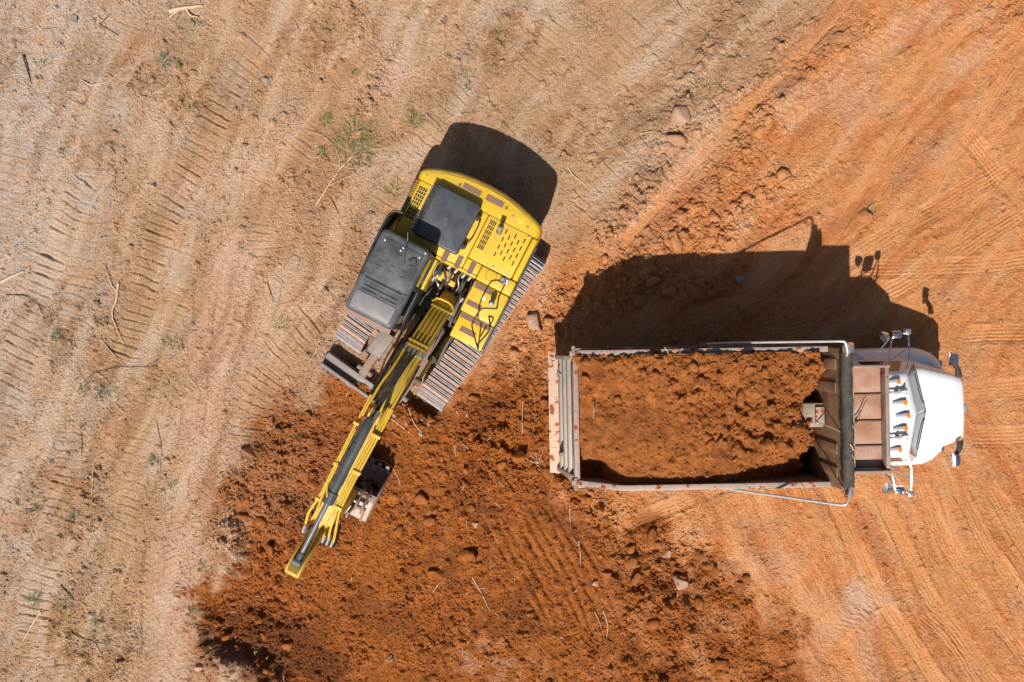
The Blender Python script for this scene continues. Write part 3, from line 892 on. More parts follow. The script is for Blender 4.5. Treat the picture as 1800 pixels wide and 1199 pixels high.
GAP = 0.006
def panel(name, x0, x1, y0, y1, z0, z1, mat='yellow', b=0.016, parent=None):
    return part(name, box(x0 + GAP, x1 - GAP, y0 + GAP, y1 - GAP, z0, z1), M[mat], parent or ex, b, 3)
side_l = panel('side_panel', -1.27, -1.185, 0.68, 1.775, 1.07, 1.96)
fin = MB().add(box(-0.036, 0.036, -0.008, 0.008, 0, 0.016)).mesh('louvre_fin', M['black'])
for k in range(25): inst('louvre_fin', fin, side_l, (-1.232, 0.92 + k * 0.0345, 1.955), (0, 0, R(8)))
hood_l = panel('engine_hood', -1.185, 0.225, 0.68, 1.775, 1.07, 2.0)
hood_r = panel('engine_hood', 0.225, 1.115, 0.90, 1.775, 1.07, 2.0)
part('hood_filler', box(-1.1, 1.1, 0.70, 1.8, 1.08, 1.94), M['darkslot'], ex)
side_r = panel('side_panel', 1.115, 1.24, 0.90, 1.775, 1.07, 1.985, b=0.045)
panel('valve_cover', -0.30, 0.53, 0.62, 0.685, 1.3, 2.0)
panel('valve_cover', 0.225, 0.53, 0.68, 0.90, 1.3, 2.0)
tank_r = panel('tank_cover', 0.53, 1.24, 0.605, 0.90, 1.07, 2.0, b=0.03)
tank_f = panel('tank_cover', 0.53, 1.24, -0.02, 0.605, 1.07, 2.0, b=0.035)
step = panel('step', 0.53, 1.22, -0.54, -0.02, 1.07, 1.52, b=0.03)
part('side_trim', [box(1.243, 1.275, -0.55, 1.66, 1.58, 1.68)], M['cabblack'], ex, 0.01)
part('side_skirt', [box(1.20, 1.236, -0.5, 1.7, 1.07, 1.55)], M['cabblack'], ex, 0.01)
part('left_skirt', [box(-1.25, -1.2, -0.8, 0.66, 1.07, 1.30)], M['cabblack'], ex, 0.01)

# grilles: dark openings between yellow bars
def grille(x0, x1, y0, y1, nx, ny, hood):
    gr = part('grille', box(x0, x1, y0, y1, 1.99, 2.003), M['darkslot'], hood)
    for i in range(nx + 1):
        x = x0 + (x1 - x0) * i / nx
        part('grille_bar', box(x - 0.005, x + 0.005, y0, y1, 2.0, 2.0085), M['yellow'], hood)
    for j in range(1, ny):
        y = y0 + (y1 - y0) * j / ny
        part('grille_bar', box(x0, x1, y - 0.006, y + 0.006, 2.0, 2.0075), M['yellow'], hood)
grille(-1.15, -0.975, 1.04, 1.67, 4, 9, hood_l)
grille(0.29, 0.42, 1.13, 1.71, 4, 6, hood_r)
slot = MB().add(box(-0.0115, 0.0115, -0.044, 0.044, 0, 0.006)).mesh('vent_slot', M['darkslot'])
for r_ in range(7):
    for c_ in range(3):
        x = 0.645 + c_ * 0.185 + (0.0925 if r_ % 2 else 0.0)
        if x < 1.06: inst('vent_slot', slot, hood_r, (x, 1.635 - r_ * 0.0765, 1.998))
m = MB()
for i in range(6):
    for j in range(11): m.add(cyl((0.455 + i * 0.027, 1.12 + j * 0.04, 1.998), (0.455 + i * 0.027, 1.12 + j * 0.04, 2.003), 0.006, n=6))
m.build('perforated_strip', M['pad'], hood_r)['kind'] = 'stuff'
part('hood_latch', [box(1.02, 1.06, 1.72, 1.75, 1.995, 2.012)], M['fitting'], hood_r)
part('hood_latch', [box(0.70, 0.74, 0.94, 0.97, 1.995, 2.012)], M['fitting'], hood_r)
part('panel_bolt', [cyl((x_, 0.95, 1.995), (x_, 0.95, 2.006), 0.012, n=8) for x_ in (0.60, 0.64, 1.0, 1.04)], M['fitting'], hood_r)

# big dark lid over the radiator
lid = part('radiator_lid', extrude(rrect(-0.85, 0.05, 0.83, 1.82, 0.07), 2.0, 2.23, 'z'), M['lid'], ex, 0.03, 3)
fin2 = MB().add(box(-0.045, 0.045, -0.012, 0.012, 0, 0.03)).mesh('louvre_fin', M['fitting'])
fin3 = MB().add(box(-0.05, 0.05, -0.014, 0.014, 0, 0.035)).mesh('louvre_fin', M['black'])
for k in range(18):
    inst('louvre_fin', fin3, lid, (-0.83, 0.88 + k * 0.051, 2.212), (0, 0, R(-6)))
    inst('louvre_fin', fin2, lid, (-0.862, 0.904 + k * 0.051, 2.185), (0, 0, R(-6)))
for y in (1.60, 1.02): part('lid_hinge', [box(0.04, 0.10, y - 0.05, y + 0.05, 2.1, 2.2), box(0.09, 0.12, y - 0.02, y + 0.08, 2.02, 2.12)], M['black'], lid, 0.006)
part('lid_stay', tube([(0.09, 1.6, 2.06), (0.15, 1.56, 2.08), (0.15, 1.16, 2.08), (0.07, 1.12, 2.06)], 0.012), M['black'], lid, smooth=True)

# anti-slip pads
for x0, x1, y0, y1, z in ((-0.44, -0.08, 1.985, 2.09, 1.997), (0.03, 0.38, 1.985, 2.095, 1.997), (-0.20, -0.09, 0.63, 0.86, 2.0), (0.07, 0.17, 0.63, 0.87, 2.0), (0.33, 0.43, 0.64, 0.87, 2.0),
                          (0.57, 0.92, 0.47, 0.57, 2.0), (0.58, 0.87, 0.13, 0.225, 2.0), (0.66, 0.98, -0.37, -0.265, 1.52)):
    part('anti_slip_pad', extrude(rrect(x0, x1, y0, y1, 0.015), z - 0.004, z + 0.006, 'z'), M['pad'], ex)
part('anti_slip_pad', box(0.56, 1.17, -0.045, -0.02, 1.60, 1.88), M['pad'], ex)
part('anti_slip_pad', box(0.56, 1.17, -0.13, -0.03, 1.515, 1.53), M['pad'], ex)

# caps, lamp, stickers
part('filler_ring', [loft([[(0.76 + r_ * math.cos(a * 0.2618), 0.80 + r_ * math.sin(a * 0.2618), z) for a in range(24)] for r_, z in ((0.105, 1.996), (0.105, 2.004), (0.097, 2.004), (0.097, 1.996))], cap=False)], M['pad'], tank_r)
part('filler_recess', extrude(rrect(0.93, 1.11, 0.75, 0.89, 0.03), 1.996, 2.004, 'z'), M['pad'], tank_r)
part('filler_cap', spine([(0, 0.05), (0.7, 0.05), (1, 0.035)], (0.985, 0.82, 2.0), (0.985, 0.82, 2.05), 14), M['fitting'], tank_r, smooth=True)
part('sticker', box(1.035, 1.095, 0.76, 0.85, 2.0, 2.0065), M['sticker'], tank_r)
part('sticker', box(0.79, 0.86, 0.33, 0.395, 1.998, 2.0045), M['sticker'], tank_f)
lampx = part('work_lamp', spine([(0, 0.035), (0.5, 0.04), (0.55, 0.052), (1, 0.052)], (1.0, 0.37, 2.0), (1.0, 0.355, 2.24), 16), M['black'], ex, smooth=True)
part('lamp_lens', spine([(0, 0.046), (0.5, 0.046), (1, 0.03)], (1.0, 0.355, 2.24), (1.0, 0.354, 2.255), 16), M['chrome'], lampx, smooth=True)
rail = part('handrail', tube([(1.06, 0.52, 2.0), (1.15, 0.30, 2.72), (1.145, 0.28, 2.76), (0.93, 0.185, 2.76), (0.90, 0.13, 2.74), (0.875, -0.12, 2.62), (0.90, -0.2, 2.5), (1.14, -0.52, 1.52)], 0.0145, 8), M['black'], ex, smooth=True)
part('handrail_branch', tube([(1.10, -0.44, 1.72), (1.19, -0.16, 2.22), (1.19, -0.06, 2.28), (1.06, 0.12, 2.0)], 0.0145, 8), M['black'], rail, smooth=True)
exh = part('exhaust_pipe', loft([ring((0.535, 1.56, 2.0), (0, 0, 1), 0.05, 14), ring((0.535, 1.565, 2.16), (0, 0.1, 1), 0.052, 14), ring((0.535, 1.59, 2.27), (0, 0.5, 1), 0.048, 14), ring((0.53, 1.64, 2.33), (0, 1.0, 0.7), 0.045, 14)]), M['steel'], ex, smooth=True)

# cab
X0, X1, Y0, Y1 = -1.20, -0.29, -0.86, 0.63
m = MB()
for (px_, py_) in ((X0, Y0), (X1 - 0.08, Y0), (X0, Y1 - 0.1), (X1 - 0.08, Y1 - 0.1), (X0, -0.1), (X1 - 0.08, -0.1)):
    m.add(box(px_, px_ + 0.08, py_, py_ + 0.1, 1.9, 2.82))
m.add(box(X0, X1, Y0, Y1, 1.07, 1.92))
m.add(box(X0 + 0.12, X1 - 0.12, Y0 + 0.25, Y1 - 0.15, 1.9, 2.3))
cab = m.build('cab', M['cabblack'], ex, 0.015)
def pane(x0, x1, y0, y1, z0, z1): return part('window', box(x0, x1, y0, y1, z0, z1), M['glass'], cab)
pane(X1 - 0.035, X1 - 0.022, Y0 + 0.1, -0.1, 1.92, 2.8); pane(X1 - 0.035, X1 - 0.022, 0.0, Y1 - 0.1, 1.92, 2.8)
pane(X0 + 0.022, X0 + 0.035, Y0 + 0.1, -0.1, 1.92, 2.8); pane(X0 + 0.022, X0 + 0.035, 0.0, Y1 - 0.1, 1.92, 2.8)
pane(X0 + 0.08, X1 - 0.08, Y0 + 0.02, Y0 + 0.035, 1.92, 2.8); pane(X0 + 0.08, X1 - 0.08, Y1 - 0.06, Y1 - 0.045, 1.92, 2.8)
roof = part('cab_roof', loft([[(x, y, z) for x, y in rrect(X0 - 0.01 + f, X1 + 0.01 - f, Y0 - 0.02 + f, Y1 + 0.02 - f, 0.09)] for f, z in ((0.0, 2.78), (0.0, 2.84), (0.012, 2.875), (0.04, 2.895), (0.07, 2.90))]), M['cabblack'], cab, smooth=True)
# roof relief: raised rear field, ribs, hatch
def rp(name, x0, x1, y0, y1, z1, mat, b=0.008, r_=0.02):
    return part(name, extrude(rrect(x0, x1, y0, y1, r_), 2.892, z1, 'z'), M[mat], cab, b)
rp('roof_field', -1.14, -0.36, -0.20, 0.52, 2.912, 'cabblack', 0.008, 0.02)
rp('roof_rib', -1.12, -0.40, -0.275, -0.245, 2.922, 'cabblack', 0.006, 0.01)
rp('roof_rib', -1.06, -0.42, -0.40, -0.37, 2.918, 'cabblack', 0.006, 0.01)
rp('roof_rib', -1.08, -0.80, -0.475, -0.445, 2.916, 'cabblack', 0.006, 0.01)
rp('roof_rib', -0.70, -0.42, -0.475, -0.445, 2.916, 'cabblack', 0.006, 0.01)
rp('roof_edge', -1.18, -1.15, -0.80, -0.22, 2.918, 'cabblack', 0.006, 0.012)
rp('roof_edge', -0.36, -0.33, -0.80, -0.22, 2.918, 'cabblack', 0.006, 0.012)
rp('roof_hatch', -1.13, -0.38, -0.81, -0.50, 2.914, 'hatch', 0.01, 0.04)
for cx, cy in ((-1.08, 0.46), (-0.42, 0.46), (-0.74, 0.48), (-0.36, 0.57), (-0.76, 0.42)):
    part('roof_bolt', spine([(0, 0.016), (0.6, 0.016), (1, 0.009)], (cx, cy, 2.905), (cx, cy, 2.925), 8), M['sticker'], cab, smooth=True)
for cx in (-0.98, -0.76, -0.54):
    for cy in (0.34, 0.12, 0.02):
        part('roof_tick', box(cx - 0.045, cx + 0.045, cy - 0.006, cy + 0.006, 2.905, 2.919), M['black'], cab)
part('antenna_lead', tube([(-0.72, 0.62, 2.9), (-0.71, 0.52, 2.935), (-0.66, 0.40, 2.92), (-0.60, 0.22, 2.92)], 0.006, 6), M['black'], cab)
part('antenna', tube([(-0.735, 0.62, 2.88), (-0.76, 0.74, 3.12)], 0.007, 6, 0), M['steel'], cab)
part('roof_bracket', tube([(-0.56, 0.34, 2.925), (-0.50, 0.40, 2.95), (-0.44, 0.38, 2.95), (-0.40, 0.28, 2.93), (-0.52, 0.25, 2.925)], 0.009, 6), M['black'], cab)
part('front_visor', extrude([(-0.86, 2.72), (-0.86, 2.80), (-0.98, 2.70), (-0.98, 2.66)], X0 + 0.02, X1 - 0.02, 'x'), M['muddy'], cab, 0.006)
# curved dark guard along the cab's outer side, ending behind it
gx = [(-1.235, -0.84), (-1.30, -0.3), (-1.335, 0.3), (-1.34, 0.75), (-1.32, 0.95), (-1.26, 1.03), (-1.12, 1.05)]
m = MB()
for (a, b), (c, d) in zip(gx[:-1], gx[1:]):
    m.add(([(a, b, 1.45), (c, d, 1.45), (c, d, 2.42), (a, b, 2.42), (a + 0.022, b - 0.008, 1.45), (c + 0.022, d - 0.008, 1.45), (c + 0.022, d - 0.008, 2.42), (a + 0.022, b - 0.008, 2.42)],
           [(0, 1, 2, 3), (7, 6, 5, 4), (3, 2, 6, 7), (0, 4, 5, 1), (0, 3, 7, 4), (1, 5, 6, 2)]))
m.build('side_guard', M['glass'], ex)
part('guard_rim', tube([(a + 0.01, b, 2.43) for a, b in gx], 0.022, 8), M['black'], ex, smooth=True)

# boom
BX = 0.22
top = [(0.20, 1.50), (0.02, 1.80), (-0.45, 2.32), (-0.9, 2.74), (-1.35, 3.08), (-1.75, 3.32), (-2.15, 3.46), (-2.6, 3.52), (-3.3, 3.55), (-4.0, 3.56), (-4.17, 3.52)]
bot = [(-4.20, 3.36), (-4.05, 3.24), (-3.3, 3.14), (-2.6, 3.02), (-2.1, 2.86), (-1.6, 2.60), (-0.9, 2.10), (0.0, 1.34), (0.14, 1.30), (0.21, 1.38)]
boom = part('boom', extrude(top + bot, BX - 0.15, BX + 0.15, 'x'), M['boomyellow'], ex, 0.012)
def bz(y):
    for (y0, z0), (y1, z1) in zip(top[:-1], top[1:]):
        if y1 <= y <= y0: return z0 + (z1 - z0) * (y0 - y) / (y0 - y1)
    return top[-1][1]
def on(x, y, h): return (x, y, bz(y) + h)
for x in (0.07, 0.145, 0.22, 0.295, 0.37):     # five pipes up the lower limb
    part('pipe', tube([on(x, -0.06, 0.04), on(x, -0.2, 0.045), on(x, -0.45, 0.045), on(x, -0.70, 0.045), on(x, -0.96, 0.045)], 0.017, 8), M['pipeyellow'], boom, smooth=True)
part('pipe', tube([on(0.02, -0.10, 0.05), on(0.06, 0.0, 0.08), on(0.34, 0.01, 0.10), on(0.46, -0.10, 0.05), on(0.43, -0.16, 0.03)], 0.022, 8), M['pipeyellow'], boom, smooth=True)
for y in (-0.16, -0.86, -0.94):
    part('pipe_clamp', extrude([(y - 0.02, bz(y) + 0.02), (y + 0.02, bz(y) - 0.012), (y + 0.02, bz(y) + 0.055), (y - 0.02, bz(y) + 0.085)], BX - 0.19, BX + 0.19, 'x'), M['pipeyellow'], boom, 0.004)
for x in (0.06, 0.14, 0.22, 0.30, 0.38):
    part('pipe_fitting', cyl(on(x, -0.96, 0.045), on(x, -1.08, 0.05), 0.026, n=8), M['fitting'], boom)
# hoses and pipes past the knee
for x0, x1, h, mt in ((0.14, 0.13, 0.16, 'hose'), (0.20, 0.19, 0.18, 'hose'), (0.26, 0.20, 0.15, 'hose')):
    part('hose', tube([on(x0, -1.05, 0.05), on(x0 - 0.02, -1.35, h), on((x0 + x1) / 2, -1.75, h), on(x1, -2.05, 0.16), on(x1, -2.22, 0.22)], 0.021, 8, 2), M[mt], boom, smooth=True)
part('hose', tube([(-0.12, -0.95, 2.3), (-0.10, -1.25, 2.7), (-0.07, -1.65, 3.05), (-0.03, -2.0, 3.36)], 0.026, 8, 2), M['hose'], boom, smooth=True)
part('hose', tube([on(0.42, -1.2, -0.05), on(0.44, -1.55, 0.0), on(0.42, -1.85, 0.02), on(0.40, -2.1, 0.03)], 0.022, 8, 2), M['hose'], boom, smooth=True)
part('pipe', tube([on(0.06, -0.98, 0.045), on(0.06, -1.4, 0.06), on(0.02, -1.7, 0.06), on(0.015, -2.1, 0.05), on(0.015, -2.3, 0.04)], 0.022, 8), M['pipeyellow'], boom, smooth=True)
part('pipe', tube([on(0.34, -0.98, 0.045), on(0.34, -1.45, 0.06), on(0.385, -1.62, 0.06), on(0.385, -1.9, 0.05), on(0.36, -2.3, 0.04)], 0.022, 8), M['pipeyellow'], boom, smooth=True)
part('pipe', tube([(-0.035, -1.95, 3.36), (-0.03, -2.6, 3.47), (-0.02, -3.3, 3.50), (-0.015, -3.82, 3.50), (-0.055, -4.06, 3.48), (-0.06, -4.18, 3.44), (-0.02, -4.42, 3.32)], 0.022, 8), M['pipeyellow'], boom, smooth=True)
part('pipe', tube([(0.02, -2.55, 3.52), (0.015, -3.3, 3.55), (0.02, -3.75, 3.55), (0.055, -3.98, 3.55), (0.05, -4.14, 3.5), (0.02, -4.42, 3.34)], 0.020, 8), M['pipeyellow'], boom, smooth=True)
for k, x in enumerate((0.315, 0.36, 0.405)):
    dx = (k - 1) * 0.05
    part('pipe', tube([on(x, -2.0, 0.05), (x, -2.6, 3.57), (x - 0.015, -3.3, 3.60), (x - 0.01, -3.86, 3.60), (x + 0.02 + dx * 0.3, -4.02, 3.58), (x + 0.02 + dx, -4.18, 3.5), (x + 0.06 + dx, -4.42, 3.34)], 0.020, 8), M['pipeyellow'], boom, smooth=True)
for y, xa, xb in ((-2.48, 0.29, 0.45), (-3.15, 0.29, 0.43), (-3.80, 0.28, 0.42), (-2.46, -0.07, 0.06), (-3.2, -0.06, 0.05), (-3.85, -0.06, 0.05)):
    part('pipe_clamp', box(xa, xb, y - 0.025, y + 0.025, 3.47 if xa < 0.1 else 3.54, 3.54 if xa < 0.1 else 3.64), M['pipeyellow'], boom, 0.004)
for x in (-0.025, 0.02, 0.34, 0.42, 0.50):
    part('hose_fitting', cyl((x, -4.36, 3.37), (x + 0.005, -4.52, 3.28), 0.028, n=10), M['fitting'], boom)
    part('hose', tube([(x, -4.50, 3.29), (x + 0.02, -4.60, 3.15), (x + 0.02, -4.55, 2.85), (x * 0.6 + 0.1, -4.42, 2.3)], 0.020, 8, 2), M['hose'], boom, smooth=True)
part('boom_lug', [extrude([(-1.98, 3.36), (-2.30, 3.44), (-2.26, 3.82), (-2.16, 3.88), (-2.06, 3.82)], x, x + 0.03, 'x') for x in (BX - 0.10, BX + 0.07)], M['boomyellow'], boom, 0.006)
part('boom_foot_bracket', [extrude([(0.35, 1.07), (0.40, 1.6), (0.2, 1.75), (-0.1, 1.55), (-0.4, 1.2), (-0.5, 1.0)], x, x + 0.05, 'x') for x in (BX - 0.24, BX + 0.19)], M['pivot'], ex, 0.01)

# arm cylinder on top of the boom
acy = part('arm_cylinder', spine([(0, 0.055), (0.02, 0.078), (0.30, 0.078), (0.30, 0.084), (0.32, 0.084), (0.32, 0.078), (0.86, 0.078), (0.865, 0.098), (0.985, 0.098), (1, 0.07)], (BX - 0.03, -2.22, 3.83), (BX - 0.02, -3.74, 3.93), 20), M['cyl'], ex, smooth=True)
part('rod', cyl((BX - 0.02, -3.70, 3.93), (BX - 0.02, -4.70, 3.985), 0.037, n=16), M['rod'], acy, smooth=True)
part('rod_eye', [cyl((BX - 0.02, -4.60, 3.98), (BX - 0.02, -4.72, 3.985), 0.055, n=12), cyl((BX - 0.09, -4.76, 3.985), (BX + 0.05, -4.76, 3.985), 0.075, n=18)], M['cyl'], acy)
part('cylinder_port', [cyl((BX + 0.02, -2.10, 3.72), (BX + 0.02, -2.28, 3.86), 0.035, n=10), cyl((BX - 0.07, -2.10, 3.72), (BX - 0.07, -2.28, 3.86), 0.035, n=10)], M['fitting'], acy)
part('cylinder_line', tube([(BX - 0.13, -2.35, 3.84), (BX - 0.135, -2.9, 3.86), (BX - 0.13, -3.45, 3.89), (BX - 0.10, -3.6, 3.92)], 0.016, 8), M['hose'], acy, smooth=True)
part('cylinder_line', tube([(BX - 0.06, -3.62, 4.0), (BX - 0.12, -3.52, 4.0), (BX - 0.15, -3.42, 3.94)], 0.014, 8), M['pipeyellow'], acy, smooth=True)

# lift cylinders beside the lower limb
for x in (BX - 0.27, BX + 0.27):
    lc = part('lift_cylinder', spine([(0, 0.05), (0.03, 0.072), (0.95, 0.072), (0.95, 0.085), (1, 0.085)], (x, -0.42, 1.08), (x, -1.06, 1.98), 16), M['black'], ex, smooth=True)
    part('rod', cyl((x, -1.05, 1.96), (x, -1.46, 2.54), 0.036, n=14), M['boomyellow'], lc, smooth=True)
    part('rod_eye', cyl((x - 0.06, -1.48, 2.57), (x + 0.06, -1.48, 2.57), 0.075, n=16), M['pivot'], lc)
    part('cylinder_foot', extrude([(-0.30, 0.98), (-0.36, 1.16), (-0.52, 1.16), (-0.62, 0.98)], x - 0.09, x + 0.09, 'x'), M['pivot'], lc, 0.01)
part('front_bracket', [extrude([(-0.48, 0.95), (-0.5, 1.06), (-0.9, 1.02), (-1.15, 0.90), (-1.15, 0.78), (-0.9, 0.80)], x, x + 0.05, 'x') for x in (0.33, 0.52)], M['pivot'], ex, 0.008)

# hydraulics in the gap behind the boom foot
random.seed(3)
part('valve_block', [box(-0.10, 0.12, 0.36, 0.52, 1.2, 1.66), box(0.10, 0.22, 0.30, 0.40, 1.3, 1.72), box(-0.16, -0.05, 0.30, 0.38, 1.3, 1.6)], M['pipeyellow'], ex, 0.012)
for k in range(9):
    x = -0.22 + 0.075 * k
    part('hose', tube([(x, 0.61, 1.62), (x + random.uniform(-.05, .05), 0.50, 1.82 + random.uniform(-.08, .05)), (x + random.uniform(-.10, .12), 0.34, 1.70 + random.uniform(-.15, .08)),
                       (BX + (x - BX) * 0.6, 0.20, 1.45), (BX + (x - BX) * 0.5, 0.05, 1.66)], 0.018, 8, 2), M['hose'] if k % 3 else M['fitting'], ex, smooth=True)
for x, y, z in ((-0.16, 0.30, 1.7), (0.45, 0.12, 1.75), (-0.02, 0.56, 1.8), (0.12, 0.55, 1.8), (0.28, 0.53, 1.78), (0.40, 0.54, 1.75), (-0.20, 0.24, 1.66)):
    part('hose_fitting', cyl((x, y, z), (x + 0.03, y + 0.09, z + 0.05), 0.03, n=8), M['fitting'], ex)
part('cavity_rim', box(-0.29, -0.24, 0.0, 0.60, 1.3, 1.93), M['yellow'], ex, 0.01)

# arm hanging from the boom tip
arm_p = [(-4.30, 3.40), (-4.14, 3.50), (-3.96, 3.42), (-3.90, 3.18), (-3.96, 2.0), (-4.04, 0.98), (-4.22, 0.94), (-4.30, 1.1), (-4.36, 2.0), (-4.46, 3.0), (-4.62, 3.50), (-4.80, 3.72), (-4.93, 3.86), (-4.99, 3.96), (-4.93, 4.03), (-4.80, 3.90), (-4.60, 3.72)]
arm = part('arm', extrude(arm_p, BX - 0.10, BX + 0.10, 'x'), M['boomyellow'], ex, 0.01)
part('clevis_plate', [extrude([(-4.99, 3.90), (-4.97, 4.02), (-4.86, 4.10), (-4.70, 4.06), (-4.40, 3.76), (-4.30, 3.52), (-4.55, 3.46), (-4.85, 3.72)], x, x + 0.028, 'x') for x in (BX - 0.13, BX + 0.085)], M['boomyellow'], arm, 0.005)
part('clevis_tip', extrude([(-5.0, 3.84), (-5.0, 3.96), (-4.90, 3.99), (-4.87, 3.86)], BX - 0.12, BX + 0.10, 'x'), M['boomyellow'], arm, 0.008)
bcy = part('bucket_cylinder', spine([(0, 0.05), (0.04, 0.07), (0.95, 0.07), (1, 0.05)], (BX, -4.62, 3.0), (BX, -4.52, 1.95), 16), M['cyl'], ex, smooth=True)
part('rod', cyl((BX, -4.52, 1.98), (BX, -4.44, 1.45), 0.035, n=12), M['rod'], bcy, smooth=True)

# bucket curled under the arm
bp = [(-4.02, 0.92), (-4.16, 0.98), (-4.30, 0.92), (-4.62, 0.66), (-4.70, 0.40), (-4.60, 0.12), (-4.35, -0.06), (-4.02, -0.10), (-3.74, 0.02), (-3.62, 0.20)]
bi = [(-3.64, 0.23), (-3.76, 0.06), (-4.02, -0.05), (-4.33, -0.01), (-4.55, 0.15), (-4.64, 0.40), (-4.56, 0.62), (-4.28, 0.86), (-4.15, 0.92), (-4.03, 0.87)]
bxa, bxb = BX - 0.43, BX + 0.43
bucket = part('bucket', [extrude(bp + bi, bxa, bxb, 'x'), extrude(bp, bxa - 0.022, bxa, 'x'), extrude(bp, bxb, bxb + 0.022, 'x')], M['bucket'], ex, 0.005)
for k in range(5):
    x = bxa + 0.09 + k * 0.17
    part('tooth', extrude([(-3.72, 0.06), (-3.66, 0.22), (-3.50, 0.34), (-3.60, 0.16)], x - 0.04, x + 0.04, 'x'), M['steel'], bucket, 0.006)
part('bucket_ear', [extrude([(-4.36, 0.84), (-4.40, 1.16), (-4.22, 1.24), (-3.98, 1.10), (-3.96, 0.90)], x, x + 0.035, 'x') for x in (BX - 0.20, BX + 0.165, BX + 0.30)], M['muddy'], bucket, 0.008)
part('wear_strip', [extrude([(-4.32, 0.915), (-4.63, 0.665), (-4.66, 0.68), (-4.33, 0.945)], x, x + 0.05, 'x') for x in (bxa + 0.05, BX - 0.02, bxb - 0.1)], M['muddy'], bucket, 0.004)
for y, z in ((-4.06, 1.05), (-4.30, 1.12)):
    part('bucket_pin', cyl((BX - 0.27, y, z), (BX + 0.38, y, z), 0.045, n=14), M['muddy'], bucket)
part('bucket_link', [extrude([(-4.36, 1.06), (-4.26, 1.18), (-4.36, 1.55), (-4.48, 1.52), (-4.50, 1.40)], x, x + 0.04, 'x') for x in (BX - 0.15, BX + 0.12)], M['muddy'], bucket, 0.008)
# ------------------------------------------------------------------ dump truck
tk = empty('dump_truck', (TK[0], TK[1], 0), TK_T)
tag(tk, 'white long-nosed dump truck with its worn bed full of orange dirt', 'truck')

# chassis and wheels
part('chassis', [box(0.5, 7.6, s * 0.42 - 0.05, s * 0.42 + 0.05, 0.62, 0.92) for s in (-1, 1)] + [box(x, x + 0.12, -0.42, 0.42, 0.66, 0.86) for x in (0.6, 2.0, 3.4, 4.7, 7.2)], M['frame'], tk, 0.01)
def wheel(x, y, wd):
    prof = [(0.0, 0.30), (0.0, 0.44), (0.08, 0.495), (0.92, 0.495), (1.0, 0.44), (1.0, 0.30)]
    w = part('wheel', spine(prof, (x, y - wd / 2, 0.495), (x, y + wd / 2, 0.495), 28), M['tyre'], tk, smooth=True)
    part('rim', spine([(0, 0.24), (0.02, 0.305), (0.98, 0.305), (1, 0.24)], (x, y - wd / 2 - 0.006, 0.495), (x, y + wd / 2 + 0.006, 0.495), 20), M['alu'], w, smooth=True)
for s in (-1, 1):
    wheel(6.95, s * 0.98, 0.30)
    for x in (1.75, 3.05):
        wheel(x, s * 1.03, 0.27); wheel(x, s * 0.72, 0.27)
part('axle', [cyl((x, -1.0, 0.495), (x, 1.0, 0.495), 0.09, n=12) for x in (1.75, 3.05, 6.95)], M['frame'], tk)
for s in (-1, 1):
    part('fuel_tank', cyl((4.2, s * 0.86, 0.68), (5.3, s * 0.86, 0.68), 0.28, n=24), M['alu'], tk, smooth=True)

# dump body
def mir(s, a, b): return (a, b) if s > 0 else (-b, -a)
wall_p = [(0.36, 1.08), (0.44, 2.04), (0.56, 2.13), (1.16, 2.66), (1.26, 2.70), (4.84, 2.70), (4.84, 1.08)]
for s in (-1, 1):
    y0, y1 = mir(s, 1.15, 1.19)
    w = part('side_wall', extrude(wall_p, y0, y1, 'y'), M['bed'], tk, 0.006)
    y0, y1 = mir(s, 1.125, 1.225)
    rl_p = [(0.44, 2.045), (0.56, 2.135), (1.16, 2.665), (1.26, 2.705), (4.80, 2.705), (4.80, 2.765), (1.245, 2.765), (1.12, 2.715), (0.53, 2.195), (0.40, 2.10)]
    part('top_rail', extrude(rl_p, y0, y1, 'y'), M['railtop'], w, 0.012)
    for x in (0.62, 1.35, 2.1, 2.85, 3.6, 4.35):
        a, b = mir(s, 1.19, 1.25)
        part('side_stake', box(x, x + 0.10, a, b, 1.05, min(2.69, 2.0 + max(0.0, (x - 0.4)) * 0.85)), M['bed'], w, 0.01)
    a, b = mir(s, 1.13, 1.27)
    part('hinge_bracket', [box(0.40, 0.60, *mir(s, 1.17, 1.26), 2.06, 2.17), box(0.36, 0.52, *mir(s, 1.12, 1.21), 2.08, 2.2)], M['railtop'], w, 0.012)
    part('hinge_pin', cyl((0.43, s * 1.08, 2.17), (0.43, s * 1.30, 2.17), 0.035, n=12), M['steel'], w)
    a, b = mir(s, 1.22, 1.26)
    part('rub_rail', box(0.6, 4.8, a, b, 1.9, 1.98), M['bed'], w, 0.008)
part('bed_floor', box(0.34, 4.84, -1.15, 1.15, 1.06, 1.14), M['bed'], tk, 0.01)
head = part('headboard', box(4.80, 4.86, -1.19, 1.19, 1.08, 3.26), M['innerbed'], tk, 0.008)
for y in (-0.92, -0.52, 0.52, 0.92):
    part('headboard_rib', box(4.775, 4.80, y - 0.09, y + 0.09, 1.2, 3.1), M['innerbed'], head, 0.015)
part('head_cap', box(4.87, 4.985, -1.22, 1.20, 3.02, 3.27), M['black'], head, 0.012)
part('hoist_box', extrude([(4.36, 1.1), (4.42, 2.50), (4.47, 2.54), (4.77, 2.56), (4.77, 1.1)], -0.20, 0.22, 'y'), M['bed'], head, 0.012)
part('hoist_cap', box(4.62, 4.77, -0.14, 0.16, 2.565, 2.62), M['railtop'], head, 0.01)

